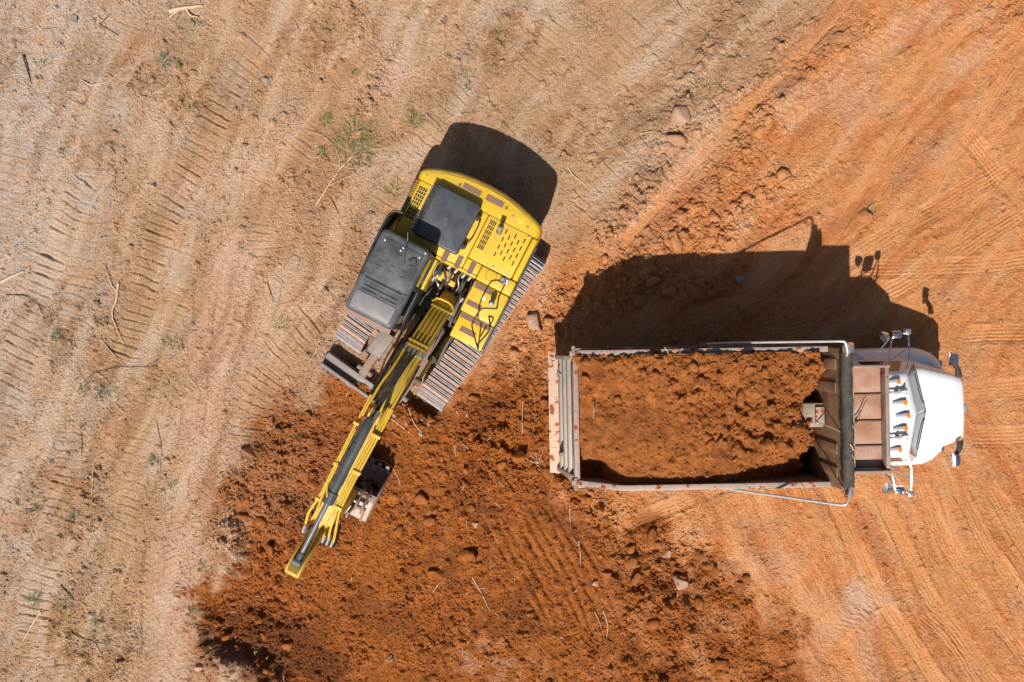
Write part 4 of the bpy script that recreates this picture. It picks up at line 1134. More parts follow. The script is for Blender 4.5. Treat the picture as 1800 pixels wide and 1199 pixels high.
# tailgate: leaning plate with four horizontal ribs
gate = part('tailgate', extrude([(0.21, 1.02), (0.27, 1.02), (0.50, 2.10), (0.44, 2.11)], -1.13, 1.13, 'y'), M['gate'], tk, 0.006)
dx_, dz_ = 0.205, 0.979
for t_ in (0.22, 0.47, 0.72):
    cx, cz = 0.21 + 0.23 * t_, 1.02 + 1.09 * t_
    part('gate_rib', extrude([(cx - dx_ * 0.085, cz - dz_ * 0.085), (cx + dx_ * 0.085, cz + dz_ * 0.085), (cx + dx_ * 0.05 - 0.055, cz + dz_ * 0.05 + 0.012), (cx - dx_ * 0.05 - 0.055, cz - dz_ * 0.05 + 0.012)], -1.04, 1.04, 'y'), M['gate'], gate, 0.006)
for y in (-1.12, 1.04):
    part('gate_post', extrude([(0.15, 1.04), (0.23, 1.04), (0.45, 2.10), (0.38, 2.12)], y, y + 0.08, 'y'), M['gate'], gate, 0.008)
part('gate_top_rail', extrude([(0.40, 2.06), (0.50, 2.06), (0.515, 2.16), (0.42, 2.18)], -1.135, 1.135, 'y'), M['railtop'], gate, 0.014)
part('gate_latch', [tube([(0.20, 0.86, 1.45), (0.16, 0.80, 1.50), (0.17, 0.72, 1.46), (0.23, 0.70, 1.44)], 0.014, 6), box(0.18, 0.24, -0.78, -0.70, 1.3, 1.62)], M['steel'], gate)
part('rear_apron', extrude([(0.02, 0.92), (0.24, 1.00), (0.24, 1.035), (0.02, 0.965)], -1.17, 1.17, 'y'), M['apron'], tk, 0.006)
for s in (-1, 1): part('mud_flap', box(0.95, 0.97, s * 0.85 - 0.3, s * 0.85 + 0.3, 0.25, 0.95), M['black'], tk)

# cab shield: tray of five worn panels over the cab
shield = part('cab_shield', [box(4.99, 5.60, -0.90, -0.855, 3.06, 3.34), box(4.99, 5.60, 0.855, 0.90, 3.06, 3.34), box(5.535, 5.60, -0.855, 0.855, 3.06, 3.30), box(4.99, 5.03, -0.855, 0.855, 3.06, 3.26)], M['bed'], tk, 0.008)
edges = [-0.855, -0.53, -0.135, 0.28, 0.60, 0.855]
ed = [-0.855, -0.47, -0.05, 0.40, 0.855]
for a, b in zip(ed[:-1], ed[1:]):
    part('shield_panel', box(5.03, 5.535, a + 0.006, b - 0.006, 3.085, 3.115), M['rustpanel'], shield, 0.006)
for y in ed[1:-1]:
    part('shield_rib', box(5.03, 5.535, y - 0.013, y + 0.013, 3.10, 3.15), M['pad'], shield, 0.004)

# rolled tarp on the headboard with its two bent arms
random.seed(12)
rings = []
for i in range(44):
    y = -1.10 + 2.20 * i / 43
    rr_ = ring((4.85 + random.uniform(-.006, .006), y, 3.40 + random.uniform(-.008, .008)), (0, 1, 0), 0.093, 14)
    c_ = Vector((4.85, y, 3.40))
    rings.append([tuple(c_ + (Vector(p) - c_) * (1 + random.uniform(-0.10, 0.10))) for p in rr_])
tarp = part('tarp_roll', loft(rings), M['tarp'], tk, smooth=True)
for s in (-1, 1):
    arm_ = part('tarp_arm', tube([(2.80, s * 1.29, 2.05), (3.4, s * 1.31, 2.55), (4.55, s * (1.31 if s > 0 else 1.36), 3.50), (4.70, s * (1.31 if s > 0 else 1.37), 3.60), (4.76, s * 1.30, 3.60), (4.81, s * 1.12, 3.56), (4.83, s * 1.06, 3.46)], 0.021, 10), M['tube'], tk, smooth=True)
    part('arm_motor', cyl((4.85, s * 1.10, 3.42), (4.85, s * 1.24, 3.42), 0.068, n=14), M['steel'], arm_)
    part('arm_pivot', cyl((2.80, s * 1.20, 2.05), (2.80, s * 1.33, 2.05), 0.07, n=14), M['steel'], arm_)

# exhaust stack behind the cab
stack = part('exhaust_stack', tube([(5.02, 1.00, 0.9), (5.02, 1.00, 2.9), (5.02, 1.0, 3.05), (5.0, 1.10, 3.22), (4.96, 1.26, 3.30)], 0.058, 14, 2), M['chrome'], tk, smooth=True)

# cab
secs = [(0.78, 5.35, 6.70, 6.74, 1.00), (1.30, 5.35, 6.70, 6.78, 1.00), (1.93, 5.35, 6.67, 6.87, 0.93), (2.62, 5.42, 6.23, 6.38, 0.745), (2.70, 5.45, 6.17, 6.32, 0.70), (2.745, 5.50, 6.06, 6.20, 0.62)]
def cabring(z, xb, xf, xa, hw):
    L_ = [(xb, 0.0, z + 0.0), (xb, -hw + 0.08, z), (xb + 0.08, -hw, z)]
    n = 5
    L_ += [(xb + 0.08 + (xf - 0.05 - xb - 0.08) * i / n, -hw, z) for i in range(1, n + 1)]
    L_ += [(xf, -hw + 0.05, z)]
    L_ += [(xf + (xa - xf) * i / 3, (-hw + 0.05) * (1 - i / 3), z) for i in range(1, 4)]
    R_ = [(x, -y, z_) for x, y, z_ in L_[1:-1]][::-1]
    return L_ + R_
truck_cab = part('cab', loft([cabring(*s) for s in secs]), M['white'], tk, smooth=True)
def cab_pt(s, u, t):   # windshield surface: s side, u 0 centre .. 1 edge, t 0 base .. 1 top
    a, b = secs[2], secs[3]
    xf, xa, hw, z = (a[i] + (b[i] - a[i]) * t for i in (2, 3, 4, 0))
    return Vector((xa + (xf - xa) * u, s * (hw - 0.05) * u, z))
for s in (-1, 1):
    q = [cab_pt(s, 0.03, 0.03), cab_pt(s, 0.97, 0.03), cab_pt(s, 0.97, 0.97), cab_pt(s, 0.03, 0.97)]
    nrm = (q[1] - q[0]).cross(q[3] - q[0]).normalized()
    if nrm.x < 0: nrm = -nrm
    part('windshield_pane', ([tuple(p + nrm * 0.004) for p in q] + [tuple(p + nrm * 0.014) for p in q], [(0, 1, 2, 3), (4, 5, 6, 7), (0, 1, 5, 4), (1, 2, 6, 5), (2, 3, 7, 6), (3, 0, 4, 7)]), M['windshield'], truck_cab)
    q2 = [q[0] + Vector((0.02, 0, 0)), q[1] + Vector((0.02, 0, 0))]
    part('wiper', tube([cab_pt(s, 0.15, -0.02) + nrm * 0.02, cab_pt(s, 0.25, 0.12) + nrm * 0.03, cab_pt(s, 0.8, 0.10) + nrm * 0.03], 0.008, 6), M['black'], truck_cab)
    part('window_rubber', tube([cab_pt(s, 0.0, 1.0) + nrm * 0.01, cab_pt(s, 0.98, 1.0) + nrm * 0.01], 0.013, 6, 0), M['alu'], truck_cab)
    part('cowl_seam', tube([cab_pt(s, 0.0, -0.01) + nrm * 0.012, cab_pt(s, 0.98, -0.01) + nrm * 0.012], 0.010, 6, 0), M['cabblack'], truck_cab)
    # side window
    zs = (2.0, 2.55)
    def side(x, z):
        t = (z - 1.93) / 0.69
        return Vector((x, s * (0.93 + (0.745 - 0.93) * t), z))
    q = [side(5.62, zs[0]), side(6.42, zs[0]), side(6.12, zs[1]), side(5.66, zs[1])]
    off = Vector((0, s * 0.008, 0.003))
    part('side_window', ([tuple(p) for p in q] + [tuple(p + off) for p in q], [(0, 1, 2, 3), (4, 5, 6, 7), (0, 1, 5, 4), (1, 2, 6, 5), (2, 3, 7, 6), (3, 0, 4, 7)]), M['glass'], truck_cab)
    part('door_handle', box(5.70, 5.84, *mir(s, 0.955, 1.0), 1.74, 1.78), M['chrome'], truck_cab, 0.006)
# five roof lamps and two horns
for y, x in ((0.59, 6.03), (0.225, 6.13), (0.0, 6.18), (-0.225, 6.13), (-0.59, 6.03)):
    z0 = 2.735 - 0.12 * max(0, abs(y) - 0.45)
    lm = part('marker_lamp', loft([[(x - 0.23, y - 0.028, z0), (x - 0.23, y + 0.028, z0), (x - 0.23, y + 0.022, z0 + 0.03), (x - 0.23, y - 0.022, z0 + 0.03)],
                                  [(x - 0.08, y - 0.046, z0 - 0.02), (x - 0.08, y + 0.046, z0 - 0.02), (x - 0.08, y + 0.042, z0 + 0.085), (x - 0.08, y - 0.042, z0 + 0.085)],
                                  [(x - 0.07, y - 0.05, z0 - 0.04), (x - 0.07, y + 0.05, z0 - 0.04), (x - 0.07, y + 0.045, z0 + 0.088), (x - 0.07, y - 0.045, z0 + 0.088)]]), M['lampbody'], truck_cab, 0.006)
    part('lamp_lens', box(x - 0.069, x + 0.005, y - 0.046, y + 0.046, z0 - 0.04, z0 + 0.082), M['amber'], lm, 0.014)
for y in (0.40, -0.38):
    hn = part('horn', spine([(0, 0.028), (0.06, 0.03), (0.2, 0.016), (0.55, 0.018), (0.85, 0.032), (1.0, 0.062), (1.0, 0.05)], (5.78, y, 2.83), (6.11, y + 0.03, 2.82), 16), M['lampbody'], truck_cab, smooth=True)
    part('horn_bracket', [box(5.93, 5.99, y - 0.03, y + 0.05, 2.73, 2.80), cyl((5.96, y + 0.01, 2.78), (5.96, y + 0.01, 2.87), 0.03, n=12)], M['lampbody'], hn, 0.004)

# hood, fenders, nose
def hoodring(x, wb, wt, zt, zb=0.85):
    L_ = [(x, -wb, zb), (x, -wb, zt - 0.42), (x, -wb * 0.55 - wt * 0.45, zt - 0.20), (x, -wt, zt - 0.07), (x, -wt + 0.05, zt - 0.02), (x, -wt + 0.14, zt), (x, -wt * 0.4, zt + 0.018)]
    return L_ + [(x, 0, zt + 0.024)] + [(x, -y, z) for _, y, z in L_][::-1]
hood = part('hood', loft([hoodring(6.58, 0.93, 0.80, 1.93), hoodring(6.9, 0.90, 0.77, 1.88), hoodring(7.2, 0.82, 0.705, 1.81), hoodring(7.5, 0.72, 0.64, 1.73), hoodring(7.68, 0.65, 0.585, 1.67), hoodring(7.745, 0.61, 0.555, 1.63), hoodring(7.765, 0.57, 0.51, 1.58)]), M['white'], tk, smooth=True)
part('hood_crease', extrude([(6.95, 0.33), (7.45, 0.27), (7.45, 0.276), (6.95, 0.338)], 1.70, 1.75, 'z'), M['white'], hood)
part('badge', box(7.735, 7.80, -0.07, 0.07, 1.56, 1.66), M['steel'], hood, 0.012)
part('grille_surround', [box(7.765, 7.80, -0.55, 0.55, 0.85, 1.54)], M['chrome'], hood, 0.02)
part('grille_mesh', [box(7.80, 7.81, -0.48, 0.48, 0.92, 1.48)], M['darkslot'], hood)
fp = [(5.92, 0.80), (5.92, 1.10), (6.00, 1.135), (6.5, 1.14), (7.0, 1.145), (7.22, 1.125), (7.40, 1.05), (7.53, 0.93), (7.61, 0.80), (7.66, 0.66), (7.66, 0.45), (7.0, 0.6)]
for s in (-1, 1):
    def fr(f, z):
        return [(6.75 + (x - 6.75) * (1 - 0.6 * f), s * (0.45 + (y - 0.45) * (1 - 1.15 * f)), z) for x, y in fp]
    fd = part('fender', loft([fr(0.0, 0.72), fr(0.0, 1.02), fr(0.03, 1.13), fr(0.09, 1.22), fr(0.17, 1.30), fr(0.30, 1.37)]), M['white'], tk, smooth=True)
    part('headlight', box(7.60, 7.68, s * 0.78 - 0.11, s * 0.78 + 0.11, 0.86, 1.04), M['chrome'], fd, 0.02)
part('bumper', extrude([(7.62, -1.05), (7.78, -0.85), (7.86, -0.5), (7.88, 0), (7.86, 0.5), (7.78, 0.85), (7.62, 1.05), (7.55, 1.0), (7.7, 0.6), (7.74, 0), (7.7, -0.6), (7.55, -1.0)], 0.42, 0.74, 'z'), M['chrome'], tk, 0.02)

# mirrors
for s in (-1, 1):
    mr = part('side_mirror', [box(6.16, 6.34, *mir(s, 1.33, 1.47), 1.92, 2.24)], M['chrome'], truck_cab, 0.03)
    base = [(6.02, s * 0.80, 2.30), (6.30, s * 0.76, 2.42), (5.80, s * 0.80, 2.42), (6.35, s * 0.80, 2.30)]
    part('mirror_strut', tube([base[0], (6.06, s * 1.05, 2.32), (6.14, s * 1.38, 2.28)], 0.014, 8), M['chrome'], truck_cab, smooth=True)
    part('mirror_strut', tube([base[1], (6.38, s * 0.98, 2.38), (6.40, s * 1.12, 2.36), (6.42, s * 1.44, 2.27)], 0.015, 8), M['chrome'], truck_cab, smooth=True)
    part('mirror_strut', tube([base[2], (6.36, s * 1.14, 2.35)], 0.013, 8, 0), M['chrome'], truck_cab, smooth=True)
    part('mirror_strut', tube([(6.14, s * 1.38, 2.28), (6.42, s * 1.44, 2.27), (6.42, s * 1.44, 1.75), (6.10, s * 0.98, 1.6)], 0.013, 8, 0), M['chrome'], truck_cab, smooth=True)
    part('round_mirror', spine([(0, 0.04), (0.5, 0.085), (0.9, 0.10), (1.0, 0.09)], (6.10, s * 1.40, 2.20), (5.99, s * 1.36, 2.21), 20), M['chrome'], truck_cab, smooth=True)
    part('mirror_clip', box(6.36, 6.46, *mir(s, 1.40, 1.50), 2.20, 2.32), M['alu'], truck_cab, 0.008)
    hm = part('hood_mirror', loft([[(7.42 + f, s * (y_), z_) for y_, z_ in ((0.80 + f, 1.72), (1.06 - f, 1.76), (1.05 - f, 1.92), (0.82 + f, 1.92))] for f in (0.03, 0.0)] + [[(7.53, s * y_, z_) for y_, z_ in ((0.82, 1.74), (1.03, 1.78), (1.02, 1.90), (0.84, 1.90))]]), M['chrome'], hood, 0.02)
    part('mirror_bracket', extrude([(7.54, s * 0.60), (7.66, s * 0.58), (7.63, s * 0.74), (7.56, s * 0.86), (7.47, s * 0.86), (7.55, s * 0.72)], 1.72, 1.78, 'z'), M['black'], hood, 0.01)

# ------------------------------------------------------------------ dirt in the bed
lx = np.arange(0.40, 4.80, 0.022); ly = np.arange(-1.148, 1.149, 0.022)
LX, LY = np.meshgrid(lx, ly, indexing='ij')
def ln(f, sd): return pnoise(LX * f + 31.1, LY * f + 17.7, sd)
wxx = LX + 0.18 * ln(1.6, 501) + 0.07 * ln(5.0, 502)
wyy = LY + 0.14 * ln(1.7, 503) + 0.06 * ln(5.0, 504)
LZ = 2.60 + 0.06 * np.exp(-((LX - 1.7) / 0.5) ** 2 - ((LY - 0.2) / 0.5) ** 2) + 0.09 * np.exp(-((LX - 3.7) / 0.5) ** 2 - ((LY - 0.5) / 0.5) ** 2) + 0.05 * np.exp(-((LX - 2.2) / 1.2) ** 2) + 0.10 * sstep(0.2, 1.0, wyy)
LZ += 0.13 * sstep(0.75, 1.1, wyy) * sstep(-0.3, 0.5, ln(1.4, 511)) * sstep(0.9, 1.5, LX)
LZ -= 0.60 * sstep(1.25, 0.40, wxx)
LZ -= (0.06 + 0.40 * sstep(1.5, 0.6, wxx) + 0.62 * sstep(2.9, 4.6, wxx)) * sstep(-0.45, -1.12, wyy)
LZ -= 0.85 * sstep(4.45, 5.0, wxx + 0.22 * np.exp(-((LY - 0.15) / 0.30) ** 2) - 0.10 * np.exp(-((LY - 0.85) / 0.3) ** 2))
LZ -= 0.10 * np.exp(-((LX - 3.1) / 0.5) ** 2 - ((LY - 0.1) / 0.4) ** 2)
lr = 0.75 + 0.9 * sstep(2.0, 3.2, LX + 1.2 * LY) + 0.6 * sstep(0.5, 1.0, LY)
LZ += 0.028 * ln(1.3, 505) + lr * (0.030 * sstep(-0.05, 0.4, ln(4.5, 506)) + 0.022 * sstep(0, 0.35, ln(9.0, 507)) + 0.012 * sstep(0, 0.3, ln(17, 508))) + 0.006 * ln(21, 509) + 0.007 * rng.standard_normal(LX.shape)
pr = (lr ** 1.5).ravel(); pc = np.cumsum(pr); pc /= pc[-1]
for k in range(900):
    q = int(np.searchsorted(pc, rng.random())); i, j = np.unravel_index(q, LX.shape)
    rad = 0.028 + 0.075 * rng.random() ** 3 * lr[i, j]
    n = int(rad * 1.3 / 0.022) + 1
    i0, i1, j0, j1 = max(0, i - n), i + n + 1, max(0, j - n), j + n + 1
    dx, dy = LX[i0:i1, j0:j1] - LX[i, j], LY[i0:i1, j0:j1] - LY[i, j]
    dd = np.zeros_like(dx); a0 = rng.random() * 6.28
    for q in range(5):
        a = a0 + q * 1.2566 + (rng.random() - 0.5) * 0.7
        dd = np.maximum(dd, (dx * math.cos(a) + dy * math.sin(a)) / (rad * (0.7 + 0.5 * rng.random())))
    LZ[i0:i1, j0:j1] += np.clip((1 - dd) * 2.2, 0, 1) * rad * (0.45 + 0.5 * rng.random()) * (0.75 if rng.random() < 0.85 else -0.8)
LZ = np.where(LZ > 2.80, 2.80 + (LZ - 2.80) * 0.35, LZ)
n0, n1 = LX.shape
V = np.stack([LX, LY, LZ], -1).reshape(-1, 3)
ii, jj = np.meshgrid(np.arange(n0 - 1), np.arange(n1 - 1), indexing='ij')
a_ = (ii * n1 + jj).ravel()
# closed below, so that the heap is a solid body
Vb = V.copy(); Vb[:, 2] = 1.15
rim = [i * n1 for i in range(n0)] + [(n0 - 1) * n1 + j for j in range(1, n1)] + [i * n1 + n1 - 1 for i in range(n0 - 2, -1, -1)] + [j for j in range(n1 - 2, 0, -1)]
base0 = len(V)
Vr = V[rim].copy(); Vr[:, 2] = 1.15
sk = np.array([[rim[k], rim[(k + 1) % len(rim)], base0 + (k + 1) % len(rim), base0 + k] for k in range(len(rim))])
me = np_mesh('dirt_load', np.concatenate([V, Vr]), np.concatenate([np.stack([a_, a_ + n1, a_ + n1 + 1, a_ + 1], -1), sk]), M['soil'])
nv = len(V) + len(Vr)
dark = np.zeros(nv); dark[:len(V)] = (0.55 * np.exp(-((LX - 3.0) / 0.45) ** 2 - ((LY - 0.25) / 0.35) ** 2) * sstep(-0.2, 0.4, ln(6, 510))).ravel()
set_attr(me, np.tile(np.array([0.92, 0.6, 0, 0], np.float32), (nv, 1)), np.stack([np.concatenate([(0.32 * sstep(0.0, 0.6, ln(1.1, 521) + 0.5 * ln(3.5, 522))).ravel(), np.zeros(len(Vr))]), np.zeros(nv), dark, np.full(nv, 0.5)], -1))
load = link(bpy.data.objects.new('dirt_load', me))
load.location = (TK[0], TK[1], 0); load.rotation_euler = (0, 0, TK_T)
tag(load, 'heap of crumbly orange dirt filling the bed of the truck', 'dirt heap')
def load_z(x, y):
    i = np.clip(((np.asarray(x) - lx[0]) / 0.022).astype(int), 0, n0 - 1); j = np.clip(((np.asarray(y) - ly[0]) / 0.022).astype(int), 0, n1 - 1)
    return LZ[i, j]
def load_zone(x, y):
    n = len(x)
    return np.tile(np.array([0.92, 0.6, 0, 0], np.float32), (n, 1)), np.tile(np.array([0, 0, 0, 0.5], np.float32), (n, 1))
q = np.searchsorted(pc, rng.random(3500)); qi, qj = np.unravel_index(q, LX.shape)
o = scatter('soil_crumbs', np.clip(lx[qi], 0.5, 4.6), np.clip(ly[qj], -1.1, 1.1), 0.010 + 0.026 * rng.random(3500) ** 2.5, load_z, load_zone, '')
o.parent = load; o['kind'] = 'stuff'
for k in range(80):
    q = int(np.searchsorted(pc, rng.random())); i, j = np.unravel_index(q, LX.shape)
    x, y = min(max(lx[i], 0.6), 4.5), min(max(ly[j], -1.0), 1.05)
    r_ = 0.04 + 0.085 * rng.random() ** 2.2
    inst('dirt_clod', CL['fresh'][k % 8], load, (x, y, float(load_z(x, y)) + r_ * 0.15), (rng.random(), rng.random(), rng.random() * 6.28), (r_ * 1.1, r_ * 0.9, r_ * 0.9))
# ------------------------------------------------------------------ loose things on the ground
def gp(px, py, dz=0.0):
    x, y = g(px, py)
    return Vector((x, y, float(ground_z(x, y)) + dz))

def boulder(px, py, wpx, hpx, seed, mat, label, group='rocks lying on the bare soil', name='rock'):
    v, f = clod_shape(seed, 3, 0.8, 0.05, 13, 0.38, 0.72)
    v = v / np.abs(v).max(0)
    c = gp(px, py)
    wx_, wy_ = wpx / PX / 2 * 1.15, hpx / PX / 2 * 1.15
    hgt = min(wx_, wy_) * 1.1
    me = np_mesh(name, v * np.array([wx_, wy_, hgt], np.float32), f, M['soil'] if mat in ('soil', 'rock') else M[mat])
    if mat in ('soil', 'rock'):
        A, B = zone(np.array([c.x]), np.array([c.y]))
        if mat == 'rock': A, B = np.array([[0.0, 0.35, 0.25, 0.65]]), np.array([[0, 0, 0, 0.6]])
        set_attr(me, np.repeat(A, len(v), 0), np.repeat(B, len(v), 0))
    o = link(bpy.data.objects.new(name, me))
    o.location = c + Vector((0, 0, hgt * 0.12))
    o.rotation_euler = (0, 0, random.uniform(-0.4, 0.4))
    tag(o, label, 'rock' if name == 'rock' else 'dirt clump', group)
    return o
boulder(1196, 205, 38, 34, 1, 'rock', 'largest pale rounded rock, upper right of the excavator')
boulder(1188, 248, 38, 24, 2, 'soil', 'orange clump of soil just below the large pale rock', 'clumps of soil', 'dirt_clump')
boulder(940, 567, 28, 34, 3, 'rock', 'pale flat rock right beside the excavator track')
boulder(820, 978, 32, 22, 4, 'soil', 'large clump on the dug soil, right of the boom tip', 'clumps of soil', 'dirt_clump')
boulder(766, 1010, 28, 18, 5, 'soil', 'clump on the dug soil between boom tip and the largest clump', 'clumps of soil', 'dirt_clump')
boulder(1520, 384, 34, 26, 6, 'soil', 'lone grassy clump above the truck cab shadow', 'clumps of soil', 'dirt_clump')
boulder(1110, 985, 26, 34, 7, 'soil', 'upright clump with a dark stick leaning on it below the truck bed', 'clumps of soil', 'dirt_clump')
boulder(1194, 1020, 28, 24, 8, 'rock', 'pale rock lying below the middle of the truck bed')
boulder(1172, 973, 14, 18, 9, 'rock', 'small pale rock just above the one below the truck bed')
boulder(914, 798, 28, 24, 10, 'soil', 'clump lying beside the rear apron of the truck', 'clumps of soil', 'dirt_clump')
boulder(682, 1163, 16, 14, 11, 'rock', 'small rock near the bottom edge, left of centre')
boulder(1047, 1027, 12, 12, 12, 'rock', 'little rock among the groove lines of the dug soil')
boulder(1268, 1168, 28, 18, 13, 'soil', 'flat clump at the bottom edge below the truck bed', 'clumps of soil', 'dirt_clump')
boulder(1300, 1030, 16, 14, 14, 'soil', 'small round clump at the right rim of the dug soil', 'clumps of soil', 'dirt_clump')
boulder(470, 142, 18, 12, 15, 'rock_grey', 'small bluish grey rock in the upper left ground')
boulder(835, 922, 12, 12, 16, 'rock', 'tiny pale rock in the dug soil above the largest clump')
boulder(440, 792, 24, 16, 17, 'soil', 'clump at the upper left rim of the dug soil', 'clumps of soil', 'dirt_clump')
boulder(132, 35, 10, 16, 18, 'rock_grey', 'dark little rock in the pale upper left corner')
boulder(800, 245, 8, 8, 19, 'rock', 'tiny rock in the shadow behind the excavator')
boulder(395, 1170, 18, 18, 20, 'rock', 'pale rock at the foot of the dark bank, bottom left')
boulder(352, 1172, 16, 14, 22, 'rock', 'pale rock outside the dark bank at the bottom left')
boulder(1300, 490, 18, 15, 23, 'rock_grey', 'rock lying in the middle of the truck shadow')
boulder(1178, 512, 16, 13, 24, 'rock', 'rock lying in the left part of the truck shadow')

def stick(pts, r, mat, label, lift=0.6, taper=0.5, twigs=(), group='sticks and roots on the ground'):
    """stick from photo pixels, resting on the ground"""
    P = []
    r *= 0.8 if mat == 'wood_pale' else 0.65
    for i, (a, b) in enumerate(pts):
        P.append(gp(a, b, r * lift + (0.02 * random.random() if 0 < i < len(pts) - 1 else 0)))
    # densify so that it follows the ground with small kinks
    Q = []
    for a, b in zip(P[:-1], P[1:]):
        n = max(1, int((b - a).length / 0.12))
        for k in range(n):
            p = a.lerp(b, k / n)
            if k: p += Vector((random.uniform(-1, 1), random.uniform(-1, 1), 0)) * 0.010
            z = float(ground_z(p.x, p.y))
            p.z = max(p.z, z + r * 0.6)
            Q.append(p)
    Q.append(P[-1])
    o0 = gp(*pts[0])
    m = MB().add(tube([q - o0 for q in Q], r, 7, 1, taper))
    o = m.build('stick', M[mat], smooth=True)
    o.location = o0
    tag(o, label, 'stick', group)
    for tw in twigs:
        T = [gp(a, b, r + 0.01) - o0 for a, b in tw]
        part('twig', tube(T, r * 0.55, 6, 1, 0.4), M[mat], o, smooth=True)
    return o
S = stick
S([(300, 22), (322, 16), (357, 11)], 0.055, 'wood_pale', 'thick pale root with side roots near the top left edge', twigs=[[(318, 18), (308, 26), (300, 33)], [(330, 18), (336, 30), (350, 32)]])
S([(42, 98), (50, 124), (57, 148)], 0.032, 'wood_dark', 'dark straight stick in the pale upper left corner')
S([(143, 140), (163, 152), (195, 144), (213, 126)], 0.018, 'wood_pale', 'curved bow-shaped thin stick in the upper left ground')
S([(270, 166), (295, 154), (309, 136)], 0.012, 'wood_pale', 'short thin stick right of the bow-shaped one, upper left')
S([(175, 43), (192, 52), (210, 63)], 0.022, 'wood_dark', 'dark stick beside the pale thick root, top left', twigs=[[(178, 44), (188, 34), (199, 22)]])
S([(510, 71), (530, 47)], 0.013, 'wood_pale', 'short pale stick on the crawler marks, top left of centre')
S([(555, 362), (577, 328), (598, 296), (625, 270), (642, 250)], 0.020, 'wood_pale', 'long pale branch lying left of the excavator engine', twigs=[[(598, 296), (597, 270), (575, 243), (545, 230), (515, 226)], [(577, 328), (625, 306)], [(600, 292), (630, 300), (650, 290)]])
S([(580, 346), (588, 360), (596, 376)], 0.018, 'wood_dark', 'short dark stick under the long pale branch')
S([(-4, 500), (20, 488), (43, 477)], 0.045, 'wood_pale', 'thick pale piece of wood at the left edge')
S([(10, 518), (45, 520), (70, 537), (80, 562)], 0.018, 'wood_dark', 'dark bent stick below the thick pale wood at the left edge')
S([(208, 498), (205, 525), (197, 545), (199, 563)], 0.034, 'wood_pale', 'forked pale stick upright among the crawler marks on the left', twigs=[[(199, 560), (208, 585), (218, 607)], [(207, 515), (196, 500), (184, 465)]])
S([(148, 672), (165, 655), (200, 646), (240, 644), (272, 645)], 0.015, 'wood_dark', 'long thin arched stick in the left ground', twigs=[[(165, 655), (150, 690)]])
S([(176, 592), (190, 612), (207, 630)], 0.028, 'wood_mid', 'short stout stick above the long arched stick', twigs=[[(178, 596), (160, 608), (143, 618)]])
S([(471, 497), (477, 515), (482, 531)], 0.018, 'wood_dark', 'short dark stick left of the excavator cab')
S([(497, 495), (490, 533), (476, 566)], 0.015, 'wood_mid', 'branched thin stick left of the excavator cab', twigs=[[(497, 498), (526, 500)], [(489, 536), (515, 530)], [(497, 495), (480, 478)]])
S([(558, 612), (542, 640), (535, 668)], 0.012, 'wood_pale', 'thin pale straw left of the dozer blade')
S([(276, 740), (283, 775), (287, 802)], 0.016, 'wood_dark', 'dark thin stick beside the worn wheel path, left centre')
S([(141, 745), (145, 775), (144, 802)], 0.013, 'wood_dark', 'dark thin stick in the brown ground, far left centre')
S([(166, 820), (164, 845), (161, 872)], 0.016, 'wood_pale', 'pale straight stick right of the left crawler marks')
S([(168, 886), (188, 895), (200, 912), (214, 917)], 0.013, 'wood_mid', 'crooked thin stick below the pale straight stick', twigs=[[(200, 912), (174, 922)]])
S([(284, 800), (282, 836), (273, 850)], 0.013, 'wood_mid', 'thin brown stick above the lower left wheel path')
S([(73, 1075), (56, 1100), (39, 1127)], 0.024, 'wood_pale', 'pale straight stick in the lower left corner')
S([(128, 1112), (150, 1122), (168, 1127), (180, 1150)], 0.018, 'wood_dark', 'dark crooked stick near the bottom left edge', twigs=[[(168, 1127), (200, 1115)], [(168, 1127), (230, 1140), (262, 1155)]])
S([(127, 1060), (113, 1078), (98, 1099)], 0.012, 'wood_dark', 'thin dark twig at the end of the left crawler marks')
S([(107, 1028), (120, 1042), (130, 1055)], 0.030, 'wood_dark', 'stub of dark bark at the end of the left crawler marks')
S([(245, 1086), (248, 1103)], 0.022, 'wood_pale', 'stubby pale stick at the bottom left')
S([(1147, 110), (1148, 132), (1150, 157)], 0.026, 'wood_mid', 'short upright stick above the large pale rock')
S([(1125, 236), (1149, 232)], 0.018, 'wood_pale', 'short pale stick left of the large pale rock')
S([(997, 292), (1006, 308), (1024, 322), (1040, 336)], 0.018, 'wood_pale', 'pale bent root right of the excavator shadow')
S([(750, 200), (766, 214), (780, 232)], 0.016, 'wood_dark', 'dark twig just left of the excavator shadow', twigs=[[(750, 200), (742, 204)]])
S([(810, 199), (798, 206), (785, 213)], 0.018, 'wood_pale', 'short pale stick at the top tip of the excavator shadow')
S([(733, 238), (742, 258), (745, 280)], 0.013, 'wood_pale', 'pale twig touching the left side of the excavator shadow')
S([(883, 212), (895, 226), (907, 241)], 0.010, 'wood_dark', 'thin twig crossing the upper rim of the excavator shadow')
S([(806, 236), (826, 252), (850, 276)], 0.010, 'wood_mid', 'thin twig lying inside the excavator shadow')
S([(830, 1016), (840, 1033), (851, 1053), (861, 1074)], 0.016, 'wood_pale', 'pale forked root on the dug soil right of the boom tip', twigs=[[(838, 1030), (828, 1024)], [(842, 1036), (853, 1034)]])
S([(1080, 985), (1092, 1004), (1108, 1016), (1120, 1023)], 0.022, 'wood_dark', 'dark stick leaning on the upright clump below the truck bed')
S([(1060, 1074), (1069, 1100), (1065, 1130)], 0.012, 'wood_pale', 'thin bent root in the dug soil near the bottom centre')
S([(1046, 1077), (1058, 1106)], 0.012, 'wood_pale', 'short thin root beside the bent root near the bottom centre')
S([(1002, 888), (1003, 920)], 0.012, 'wood_pale', 'upright thin root just below the corner of the truck bed')
S([(1231, 884), (1222, 902), (1212, 917)], 0.014, 'wood_pale', 'slanting stick on the wheel rut below the truck bed')
